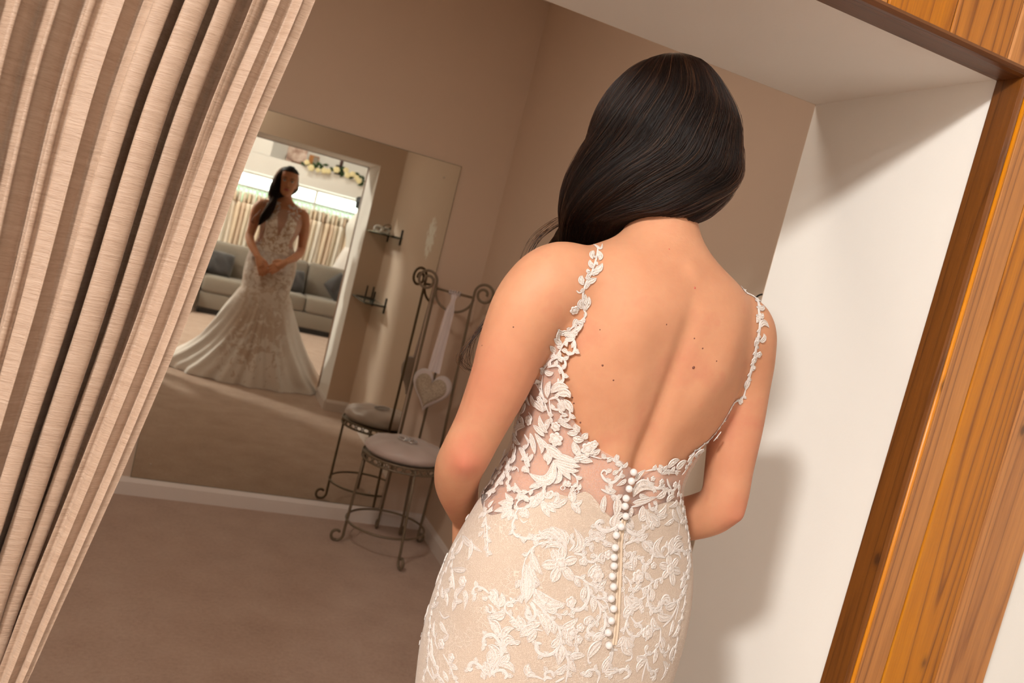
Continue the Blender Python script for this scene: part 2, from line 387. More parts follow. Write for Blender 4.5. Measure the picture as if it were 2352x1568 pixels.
def build_body():
    parts = [loft([[torso_pt(2*PI*k/64, z) for k in range(64)] for z in [0.78+i*(1.62-0.78)/60 for i in range(61)]])]
    parts += [chain(ARM_L), chain(ARM_R)]
    H = []
    for i in range(33):
        z = 1.552+(1.793-1.552)*i/32; cy, a, bf, bb = cr(HEAD, z); ring = []
        for k in range(40):
            t = 2*PI*k/40; s, c = math.sin(t), math.cos(t); ring.append((a*s+HS.x, cy+(bf if c > 0 else bb)*c+HS.y, z+HS.z))
        H.append(ring)
    parts.append(loft(H))
    parts.append(tube([Vector(q)+HS for q in ((0, .098, 1.672), (0, .108, 1.655), (0, .119, 1.640), (0, .112, 1.630))], [.005, .0075, .0105, .009], 10))
    for sx in (-.012, .012): parts.append(ball(Vector((sx, .108, 1.634))+HS, .0075))
    for sx in (-.072, .072): parts.append(ball(Vector((sx, .022, 1.655))+HS, (.008, .017, .028)))
    for sx in (-1, 1): parts.append(tube([(sx*.085, .0, .86), (sx*.083, .004, .70), (sx*.075, .0, .50), (sx*.072, -.004, .35), (sx*.066, -.01, .12), (sx*.066, -.01, .07)], [.098, .085, .060, .058, .036, .036], 16))
    for sx in (-1, 1): parts.append(tube([(sx*.066, -.035, .075), (sx*.066, .03, .055), (sx*.067, .10, .022), (sx*.067, .14, .018)], [.030, .034, .030, .014], 12))
    parts.append(hand_vf((-.108, .165, 1.040), (.48, .16, -.84), (.1, 1, .1), -1, .45))
    parts.append(hand_vf((.100, .172, 1.052), (-.74, .14, -.64), (.0, 1, .1), 1, .5))
    v, f = join(*parts)
    me = bpy.data.meshes.new('body_raw'); me.from_pydata([tuple(p) for p in v], [], f); me.update()
    o = bpy.data.objects.new('tmp', me); COL.objects.link(o)
    bm = bmesh.new(); bm.from_mesh(me); bmesh.ops.recalc_face_normals(bm, faces=bm.faces); bm.to_mesh(me); bm.free()
    r = o.modifiers.new('r', 'REMESH'); r.mode = 'VOXEL'; r.voxel_size = 0.0036; r.adaptivity = 0
    s = o.modifiers.new('s', 'SMOOTH'); s.factor = 0.5; s.iterations = 9
    dg = bpy.context.evaluated_depsgraph_get(); out = bpy.data.meshes.new_from_object(o.evaluated_get(dg))
    bpy.data.objects.remove(o); out.name = 'body'
    n = len(out.vertices); co = np.empty(n*3, np.float32); out.vertices.foreach_get('co', co); co = co.reshape(-1, 3)
    no = np.empty(n*3, np.float32); out.vertices.foreach_get('normal', no); no = no.reshape(-1, 3)
    # extra smoothing of the shoulder and armpit joints only
    ed = np.empty(len(out.edges)*2, np.int32); out.edges.foreach_get('vertices', ed); ed = ed.reshape(-1, 2)
    deg = np.bincount(ed.ravel(), minlength=n).astype(np.float32)[:, None]
    wgt = (np.exp(-(((np.abs(co[:, 0])-.135)/.055)**2+((co[:, 2]-1.415)/.075)**2))+0.8*np.exp(-(((co[:, 2]-1.525)/.035)**2+(co[:, 0]/.11)**2)))[:, None]
    wgt = np.clip(wgt*1.3, 0, 1)
    for _ in range(45):
        s = np.zeros_like(co); np.add.at(s, ed[:, 0], co[ed[:, 1]]); np.add.at(s, ed[:, 1], co[ed[:, 0]]); co += (s/deg-co)*0.6*wgt
    # anatomy: shoulder blades, spine furrow, elbows, face
    def bump(c, r, h, dirv=None):
        d = (co-np.array(c, np.float32))/np.array(r, np.float32); k = np.exp(-(d*d).sum(1))[:, None]
        co[:] += k*h*(np.array(dirv, np.float32) if dirv is not None else no)
    back = (no[:, 1] < 0)
    def bumpb(c, r, h):
        d = (co-np.array(c, np.float32))/np.array(r, np.float32); k = np.exp(-(d*d).sum(1))*back; co[:, 1] -= k*h
    for sx in (-1, 1):
        bumpb((sx*.078, -.11, 1.395), (.036, .08, .060), .0105); bumpb((sx*.052, -.11, 1.335), (.022, .08, .04), .005)
        bumpb((sx*.115, -.10, 1.30), (.03, .08, .05), -.003)
        bumpb((sx*.036, -.10, 1.20), (.020, .08, .09), .0055)
    bumpb((0, -.12, 1.30), (.013, .08, .13), -.0085); bumpb((0, -.12, 1.42), (.02, .08, .06), -.003); bumpb((0, -.10, 1.20), (.014, .08, .07), -.006)
    bumpb((.0, -.10, 1.505), (.014, .05, .014), .004)
    bump((-.222, -.026, 1.176), (.017, .017, .016), .0055, (-.6, -.75, -.1)); bump((-.205, -.035, 1.205), (.02, .02, .02), -.002)
    bump((.218, -.075, 1.168), (.017, .017, .016), .0055, (.4, -.9, -.1))
    def fb(c, *a): bump((c[0]+HS.x, c[1]+HS.y, c[2]+HS.z), *a)
    for sx in (-1, 1):
        fb((sx*.031, .10, 1.676), (.015, .03, .010), -.0055, (0, 1, 0)); fb((sx*.031, .10, 1.690), (.018, .03, .006), .003, (0, 1, 0))
        fb((sx*.042, .085, 1.645), (.018, .03, .016), .003, (0, 1, 0))
    fb((0, .10, 1.612), (.017, .03, .0045), .0045, (0, 1, 0)); fb((0, .10, 1.602), (.015, .03, .0045), .005, (0, 1, 0)); fb((0, .10, 1.607), (.02, .03, .002), -.003, (0, 1, 0))
    fb((0, .095, 1.567), (.018, .03, .012), .004, (0, 1, 0))
    out.vertices.foreach_set('co', co.ravel()); out.update()
    return out
def skin_mat():
    m = NT('skin'); v = m.obj(); a = m.noise(v, 14, 4, 0.6); b = m.noise(v, 260, 2)
    c = m.ramp(a.outputs[0], (0.30, lin(190, 133, 101)), (0.55, lin(198, 142, 109)), (0.75, lin(192, 128, 100)))
    # flushed elbows and outer arms
    def blob(p, r):
        mp = m.n('Mapping', i_Vector=v, i_Location=tuple(-x/r for x in p)); mp.inputs['Scale'].default_value = (1/r,)*3
        ln = m.n('VectorMath', operation='LENGTH'); m.t.links.new(mp.outputs[0], ln.inputs[0]); return m.ramp(ln.outputs['Value'], (0.15, (1, 1, 1, 1)), (1.0, (0, 0, 0, 1)))
    for p, r, k in (((-.228, -.03, 1.18), .05, .6), ((-.23, -.03, 1.30), .10, .30), ((.22, -.07, 1.17), .05, .45), ((.215, -.06, 1.28), .10, .2)):
        c = m.mix(m.math('MULTIPLY', blob(p, r), k), c, lin(180, 92, 76))
    m.set(Base_Color=c, Roughness=0.55, Subsurface_Weight=0.22, Subsurface_Radius=(0.9, 0.35, 0.18), Subsurface_Scale=0.012, Specular_IOR_Level=0.28)
    m.bump(m.math('ADD', b.outputs[0], m.noise(v, 90, 3).outputs[0]), 0.10, 0.0012); return m.m
M['skin'] = skin_mat()
bride = empty('person', BO, 'young woman in a low-backed white lace gown, dark hair swept over one shoulder', 'person')
bride.rotation_euler = (0, 0, PSI)
body_me = build_body()
body = link('body', body_me, M['skin'], bride)
_v = [p.co.copy() for p in body_me.vertices]; _f = [tuple(p.vertices) for p in body_me.polygons]
BODY_BVH = BVHTree.FromPolygons(_v, _f)
def lob(name, vf, mat, parent=None, smooth=True):
    """a part given in the bride's own frame"""
    return obj(name, vf, mat, parent or bride, smooth)

# ------------------------------------------------------------------ hair
HRINGS = [((-0.031, 0.032, 1.797), (0.0161, -0.0111, 0.004), .028, .0), ((-0.026, 0.029, 1.782), (0.0431, -0.0297, 0.0057), .058, -.004), ((-0.018, 0.023, 1.742), (0.0724, -0.0498, -0.0035), .076, -.010),
 ((-0.018, 0.023, 1.694), (0.0862, -0.0593, -0.0036), .080, -.018), ((-0.015, 0.021, 1.649), (0.0937, -0.0645, -0.0064), .078, -.022), ((-0.025, 0.0275, 1.612), (0.088, -0.0605, -0.0056), .072, -.028),
 ((-0.039, 0.037, 1.576), (0.077, -0.053, -0.0027), .060, -.034), ((-0.056, 0.050, 1.554), (0.0585, -0.0402, 0.0089), .050, -.034), ((-0.078, 0.062, 1.530), (0.0357, -0.0246, 0.010), .042, -.022),
 ((-0.088, 0.080, 1.502), (0.028, -0.012, 0.016), .034, -.006), ((-.098, .102, 1.468), (.034, -.004, .014), .030, 0), ((-.110, .112, 1.42), (.038, 0, .008), .028, 0), ((-.124, .116, 1.375), (.037, 0, .003), .027, 0),
 ((-.138, .116, 1.335), (.028, 0, .004), .022, 0), ((-.150, .114, 1.305), (.015, 0, .004), .013, 0), ((-.160, .110, 1.285), (.005, 0, .002), .005, 0)]
NV = Vector((0.567, 0.823, 0))
def hair_frame(s):
    tab = [(i,)+tuple(Vector(c)+NV*k)+tuple(u)+(v,) for i, (c, u, v, k) in enumerate(HRINGS)]
    r = cr(tab, s*(len(HRINGS)-1)); return Vector(r[0:3]), Vector(r[3:6]), r[6]
def hair_dirs(s):
    c, u, v = hair_frame(s); t = (hair_frame(min(s+.02, 1))[0]-hair_frame(max(s-.02, 0))[0]).normalized()
    n = NV if s < 0.55 else t.cross(u).normalized()
    if n.dot(NV) < 0: n = -n
    return c, u, n*v
def build_hair_mass():
    rings = []
    for i in range(61):
        c, u, v = hair_dirs(i/60); rings.append([c+u*math.cos(2*PI*k/36)*.92+v*math.sin(2*PI*k/36)*.92 for k in range(36)])
    cap = []
    for i in range(14):
        z = 1.748+(1.799-1.748)*i/13; cy, a, bf, bb = cr(HEAD, min(z, 1.7925)); ring = []
        for k in range(36):
            t = 2*PI*k/36; s, c = math.sin(t), math.cos(t); ring.append(((a+.009)*s+HS.x, cy+((bf+.011) if c > 0 else bb+.005)*c+HS.y, z+HS.z-.005+.010*max(0, c)))
        cap.append(ring)
    v, f = join(loft(rings), loft(cap))
    me = bpy.data.meshes.new('h'); me.from_pydata([tuple(p) for p in v], [], f)
    bm = bmesh.new(); bm.from_mesh(me); bmesh.ops.recalc_face_normals(bm, faces=bm.faces); bm.to_mesh(me); bm.free()
    o = bpy.data.objects.new('tmp', me); COL.objects.link(o)
    r = o.modifiers.new('r', 'REMESH'); r.mode = 'VOXEL'; r.voxel_size = 0.005; q = o.modifiers.new('s', 'SMOOTH'); q.iterations = 6
    out = bpy.data.meshes.new_from_object(o.evaluated_get(bpy.context.evaluated_depsgraph_get())); bpy.data.objects.remove(o); out.name = 'hair'; return out
def hair_mats():
    m = NT('hair_mass'); m.set(Base_Color=lin(16, 10, 8), Roughness=0.7); a = m.m
    m = NT('hair_strand'); h = m.n('BsdfHairPrincipled'); hi = m.n('HairInfo')
    c = m.ramp(hi.outputs['Random'], (0.0, lin(9, 4, 3)), (0.55, lin(17, 8, 5)), (0.88, lin(34, 18, 11)), (1.0, lin(84, 48, 28)))
    h.parametrization = 'COLOR'; m.t.links.new(c, h.inputs['Color']); h.inputs['IOR'].default_value = 1.30; h.inputs['Roughness'].default_value = 0.30; h.inputs['Radial Roughness'].default_value = 0.45
    m.t.links.new(h.outputs[0], m.out.inputs[0]); return a, m.m
M['hair'], M['strand'] = hair_mats()
hair = link('hair', build_hair_mass(), M['hair'], bride)
def strands():
    R = random.Random(11); S = []; NP = 22
    fr = [hair_dirs(i/80) for i in range(81)]
    def at(s, th, sc_):
        x = max(0, min(1, s))*80; i = min(int(x), 79); t = x-i; c = fr[i][0].lerp(fr[i+1][0], t); u = fr[i][1].lerp(fr[i+1][1], t); v = fr[i][2].lerp(fr[i+1][2], t)
        return c+(u*math.cos(th)+v*math.sin(th))*sc_
    for k in range(15000):
        th = R.uniform(PI*0.92, 2*PI*1.20) if R.random() < 0.82 else R.uniform(0, 2*PI)
        s0 = R.random()**2*0.30; s1 = min(1.0, R.gauss(.80, .16)) if R.random() < .8 else R.uniform(.4, .8)
        if s1 < s0+.2: s1 = s0+.3
        sc0 = .945+abs(R.gauss(0, .022)); dth = R.gauss(0, .10); ph = R.uniform(0, 6.28); wv = R.gauss(0, .03); fly = R.random() < .015
        P = []
        for i in range(NP):
            t = i/(NP-1); s = s0+(s1-s0)*t
            lock = (.10*math.sin(th*6+s*9)+.06*math.sin(th*15-s*13))*min(1, s*2.2)
            sc2 = sc0*(1+lock*.55)+(.06*t*t if fly else 0)+wv*.25*math.sin(t*7+ph)
            tw = max(0, min(1, (s-.10)/.40)); P.append(at(s, th-.85*tw*tw*(3-2*tw)+dth*t+wv*math.sin(t*5+ph), sc2))
        S.append(P)
    # fine curls that show beside the upper arm and stray hairs on the shoulder
    W = [[(-.17, .095, 1.41), (-0.196, 0.086, 1.371), (-0.211, 0.085, 1.336), (-0.209, 0.085, 1.303), (-0.196, 0.084, 1.291)], [(-.17, .095, 1.41), (-0.188, 0.085, 1.372), (-0.204, 0.084, 1.349), (-0.223, 0.086, 1.31), (-0.214, 0.085, 1.295), (-0.198, 0.084, 1.292)],
         [(-.105, .078, 1.54), (-0.123, 0.079, 1.528), (-0.148, 0.081, 1.502), (-0.157, 0.081, 1.471), (-0.155, 0.081, 1.439)], [(-.105, .078, 1.545), (-0.127, 0.079, 1.534), (-0.157, 0.081, 1.497), (-0.165, 0.082, 1.45)]]
    for w_, cnt in zip(W, (9, 12, 12, 9)):
        for _ in range(cnt):
            o = Vector((R.gauss(0, .0035), R.gauss(0, .004), R.gauss(0, .0035))); q = spline([Vector(p)+o*(.4+.6*i/len(w_))+Vector((R.gauss(0, .0012), 0, R.gauss(0, .0012))) for i, p in enumerate(w_)], 6)
            n = len(q); S.append([Vector(q[min(int(i*(n-1)/(NP-1)), n-1)]) for i in range(NP)])
    hc = bpy.data.hair_curves.new('hair_strands'); hc.add_curves([NP]*len(S))
    hc.points.foreach_set('position', np.array([p for P in S for p in P], np.float32).ravel())
    ra = hc.attributes.get('radius') or hc.attributes.new('radius', 'FLOAT', 'POINT')
    rr = np.tile(np.interp(np.arange(NP)/(NP-1), [0, .7, 1], [.00028, .00026, .00008]), len(S)).astype(np.float32); ra.data.foreach_set('value', rr)
    hc.materials.append(M['strand']); o = bpy.data.objects.new('hair_strands', hc); COL.objects.link(o); o.parent = hair; o['kind'] = 'stuff'
strands()
# face details (seen in the mirror)
M['lash'] = plain('brow_and_lash', lin(28, 17, 12), 0.6); M['lip'] = plain('lip', lin(176, 92, 82), 0.4)
M['eye'] = plain('eye_white', lin(225, 220, 212), 0.2); M['iris'] = plain('iris', lin(40, 26, 18), 0.15)
for sx in (-1, 1):
    e = lob('eye', ball(Vector((sx*.031, .0935, 1.676))+HS, (.0125, .0105, .0085)), M['eye'])
    obj('iris', ball(Vector((sx*.0305, .1012, 1.6762))+HS, (.0052, .0036, .0052)), M['iris'], e)
    obj('eyelash', tube([Vector((sx*x, y, z))+HS for x, y, z in ((.018, .100, 1.678), (.026, .1055, 1.6845), (.036, .1045, 1.6845), (.046, .095, 1.679))], [.0014, .0022, .0024, .0012], 6), M['lash'], e)
    lob('eyebrow', tube([Vector((sx*x, y, z))+HS for x, y, z in ((.013, .1065, 1.695), (.026, .108, 1.700), (.040, .100, 1.700), (.052, .088, 1.694))], [.0022, .003, .0026, .001], 6), M['lash'])
lob('lips', join(tube([Vector(p)+HS for p in ((-.023, .101, 1.607), (-.010, .1105, 1.611), (0, .1115, 1.6095), (.010, .1105, 1.611), (.023, .101, 1.607))], [.001, .0042, .0038, .0042, .001], 8),
    tube([Vector(p)+HS for p in ((-.023, .101, 1.607), (-.011, .1095, 1.602), (.011, .1095, 1.602), (.023, .101, 1.607))], [.001, .0048, .0048, .001], 8)), M['lip'])

# ------------------------------------------------------------------ the gown
GOFF = [(.78, .013), (.90, .014), (1.00, .013), (1.08, .010), (1.15, .007), (1.22, .0045), (1.50, .003)]
FLARE = [  # z, left, right, front, back, centre (local)
 (0.0, -.69, .69, .18, -.88, -.34), (.05, -.67, .645, .175, -.80, -.31), (.10, -.61, .60, .17, -.70, -.26), (.20, -.50, .52, .16, -.56, -.19), (.30, -.42, .45, .145, -.45, -.13), (.40, -.37, .39, .135, -.36, -.08), (.50, -.325, .335, .130, -.29, -.04),
 (.60, -.282, .285, .127, -.23, -.01), (.70, -.232, .236, .127, -.180, 0), (.78, -.198, .207, .128, -.152, 0)]
def gown_pt(phi, z, off=0.0, fold=1.0):
    if z >= .80: return torso_pt(phi, z, cr(GOFF, z)[0]+off)
    xl, xr, yf, yb, cy = cr(FLARE, z); s, c = math.sin(phi), -math.cos(phi); k = min(1.0, max(0, (.80-z)/.06))
    a = xr if s > 0 else -xl; b = yf-cy if c > 0 else cy-yb
    n = 2.2; r = (abs(s)**n/(a+off)**n + abs(c)**n/(b+off)**n)**(-1/n)
    p = Vector((s*r, cy+c*r, z)); q = torso_pt(phi, .80, cr(GOFF, .80)[0]+off); q.z = z
    p = q.lerp(p, k*k*(3-2*k))
    f = fold*max(0, (.72-z)/.72)
    p += Vector((s, c, 0))*(.022*math.sin(phi*13+1.3*math.sin(phi*2+z*2))+.012*math.sin(phi*29+z*5))*f
    p.z = max(p.z, .004)
    return p
TOPZ = [(-180, 1.15), (-110, 1.13), (-84, 1.116), (-75, 1.131), (-66, 1.1485), (-60, 1.1695), (-45, 1.1735), (-36, 1.184), (-18, 1.159), (-4, 1.151), (4, 1.161), (28, 1.181), (47, 1.184), (88, 1.158), (130, 1.16), (180, 1.15)]
def top_z(phi):           # upper edge of the opaque champagne lining
    return cr(TOPZ, (math.degrees(phi)+180) % 360-180)[0]
def lace_mat(name, col, col2, rough=0.75):
    m = NT(name); v = m.obj(); th = m.noise(v, 900, 2, 0.6); f = m.noise(v, 40, 3)
    m.set(Base_Color=m.mix(f.outputs[0], col2, col), Roughness=rough, Sheen_Weight=0.2); m.bump(th.outputs[0], 0.6, 0.0015); return m.m
M['lace'] = lace_mat('white_lace_thread', lin(224, 216, 212), lin(208, 198, 193))
def net_mat():
    m = NT('lace_net_filling'); v = m.obj(); vo = m.n('TexVoronoi', i_Vector=v, i_Scale=760.0, feature='DISTANCE_TO_EDGE')
    m.set(Base_Color=m.mix(m.ramp(vo.outputs[0], (0.10, (0, 0, 0, 1)), (0.26, (1, 1, 1, 1))), lin(220, 210, 203), lin(178, 152, 134)), Roughness=.8); m.bump(vo.outputs[0], .7, .001).invert = True; return m.m
M['lace_net'] = net_mat()
def lining_mat():
    """champagne net over a nude lining, fine net grain and thread-thin meandering lace lines; paler tulle at the sides of the skirt, lace patches low down"""
    m = NT('champagne_lining'); v = m.obj(); sx = m.n('SeparateXYZ', i_Vector=v)
    net = m.n('TexVoronoi', i_Vector=v, i_Scale=620.0, feature='DISTANCE_TO_EDGE')
    netf = m.ramp(net.outputs[0], (0.0, (1, 1, 1, 1)), (0.22, (0, 0, 0, 1)))
    dn = m.noise(v, 60, 2); dv = m.n('VectorMath', operation='MULTIPLY_ADD'); m.t.links.new(dn.outputs['Color'], dv.inputs[0]); dv.inputs[1].default_value = (.012,)*3; m.t.links.new(v, dv.inputs[2])
    ve = m.n('TexVoronoi', i_Vector=dv.outputs[0], i_Scale=130.0, feature='DISTANCE_TO_EDGE'); line = m.ramp(ve.outputs[0], (0.0, (1, 1, 1, 1)), (0.020, (1, 1, 1, 1)), (0.045, (0, 0, 0, 1)))
    msk = m.ramp(m.noise(v, 16, 2).outputs[0], (0.47, (0, 0, 0, 1)), (0.53, (1, 1, 1, 1)))
    line = m.math('MULTIPLY', line, msk)
    base = m.mix(m.noise(v, 7, 3).outputs[0], lin(184, 160, 141), lin(196, 173, 155))
    c = m.mix(m.math('MULTIPLY', netf, 0.35), base, lin(240, 226, 212))
    c = m.mix(m.math('MULTIPLY', line, 0.55), c, lin(232, 218, 206))
    # flared part: white tulle away from the centre front, lace patches near the hem
    low = m.ramp(sx.outputs[2], (0.62, (1, 1, 1, 1)), (0.80, (0, 0, 0, 1)))
    side = m.ramp(m.math('ADD', m.math('ABSOLUTE', sx.outputs[0]), m.math('MULTIPLY', m.math('SUBTRACT', 0.10, sx.outputs[1]), 0.9)), (0.14, (0, 0, 0, 1)), (0.30, (1, 1, 1, 1)))
    c = m.mix(m.math('MULTIPLY', m.math('MULTIPLY', side, low), 0.92), c, lin(236, 228, 220))
    nz = m.noise(v, 17, 3, 0.6, 0.6); hem = m.ramp(m.math('ADD', nz.outputs[0], m.math('MULTIPLY', sx.outputs[2], -0.42)), (0.34, (0, 0, 0, 1)), (0.38, (1, 1, 1, 1)))
    c = m.mix(m.math('MULTIPLY', m.math('MULTIPLY', hem, low), 0.8), c, lin(234, 226, 218))
    hi_ = m.ramp(m.noise(v, 26, 3, 0.6, 0.6).outputs[0], (0.46, (0, 0, 0, 1)), (0.52, (1, 1, 1, 1)))
    fr = m.ramp(sx.outputs[1], (0.02, (0, 0, 0, 1)), (0.07, (1, 1, 1, 1)))
    c = m.mix(m.math('MULTIPLY', m.math('MULTIPLY', hi_, fr), m.ramp(sx.outputs[2], (0.55, (0, 0, 0, 1)), (0.85, (0.8,)*3+(1,)))), c, lin(236, 228, 220))
    m.set(Base_Color=c, Roughness=0.8, Sheen_Weight=0.2); m.bump(m.math('ADD', netf, m.math('MULTIPLY', line, 2.0)), 0.5, 0.0008); return m.m
M['lining'] = lining_mat()
def tulle_mat():
    m = NT('sheer_tulle'); v = m.obj(); net = m.n('TexVoronoi', i_Vector=v, i_Scale=640.0, feature='DISTANCE_TO_EDGE')
    m.set(Base_Color=lin(232, 212, 204), Roughness=0.8, Alpha=m.math('ADD', 0.14, m.math('MULTIPLY', m.ramp(net.outputs[0], (0.0, (1, 1, 1, 1)), (0.25, (0, 0, 0, 1))), 0.25))); return m.m
M['tulle'] = tulle_mat()
gown = lob('gown', ([], []), M['lining'])      # skirt lining, hip to hem with the train
def grid(nphi, zs, fn, p0=0, p1=2*PI, closed=True):
    V = [fn(p0+(p1-p0)*i/(nphi if closed else nphi-1), t) for t in zs for i in range(nphi)]; Fc = []
    for j in range(len(zs)-1):
        for i in range(nphi if closed else nphi-1):
            k = (i+1) % nphi; Fc.append((j*nphi+i, j*nphi+k, (j+1)*nphi+k, (j+1)*nphi+i))
    return V, Fc
bpy.data.objects.remove(gown)
gown = lob('gown', grid(220, [i/110 for i in range(111)], lambda p, t: gown_pt(p, top_z(p)*(t**1.15))), M['lining'])
# sheer bodice: keyed upper edge (angle from the spine in degrees, height)
EDGE = [(-180, 1.455), (-150, 1.46), (-120, 1.43), (-104, 1.405), (-92, 1.39), (-80, 1.378), (-74, 1.355), (-69, 1.319), (-64, 1.2946), (-57, 1.2737), (-48, 1.2546), (-34, 1.2416), (-20, 1.2347), (-1, 1.2225), (11, 1.23), (25, 1.2376), (41, 1.2427), (58, 1.253), (68, 1.268), (75, 1.30), (82, 1.35), (92, 1.385), (104, 1.405), (120, 1.43), (150, 1.46), (180, 1.455)]
def edge_z(p):
    d = (math.degrees(p)+180) % 360-180; return cr(EDGE, d)[0]
def clear_skin(q):
    h, n, _, d_ = BODY_BVH.find_nearest(q)
    return h+n*.0011 if d_ < .014 and (q-h).dot(n) < .0009 else q
bodice = obj('sheer_bodice', grid(200, [i/36 for i in range(37)], lambda p, t: clear_skin(gown_pt(p, top_z(p)-.004+(edge_z(p)-top_z(p)+.004)*t, -.0012))), M['tulle'], gown)
# two ivory cups with the plunging V between them
iv = NT('ivory_lace_cloth'); vv = iv.obj(); nz = iv.noise(vv, 42, 3, .6, .8)
iv.set(Base_Color=iv.mix(iv.ramp(nz.outputs[0], (.44, (0, 0, 0, 1)), (.52, (1, 1, 1, 1))), lin(182, 154, 130), lin(230, 220, 210)), Roughness=.8); iv.bump(nz.outputs[0], .5, .003); M['ivory'] = iv.m
def cup(side):
    def fn(u, t):
        z = 1.10+(1.445-1.10)*t
        v_in = max(0.004, (z-1.225)*.30) if z > 1.225 else 0.0
        phi_in = PI-math.asin(min(.9, v_in/.15)); phi_out = math.radians(128)
        p = phi_in+(phi_out-phi_in)*u; top = 1.43-.05*u
        return gown_pt(side*p, min(z, top), .0035)
    return grid(40, [i/30 for i in range(31)], fn, 0, 1, False)
for s_ in (-1, 1): obj('bodice_cup', cup(s_), M['ivory'], gown)

# ==LACE==

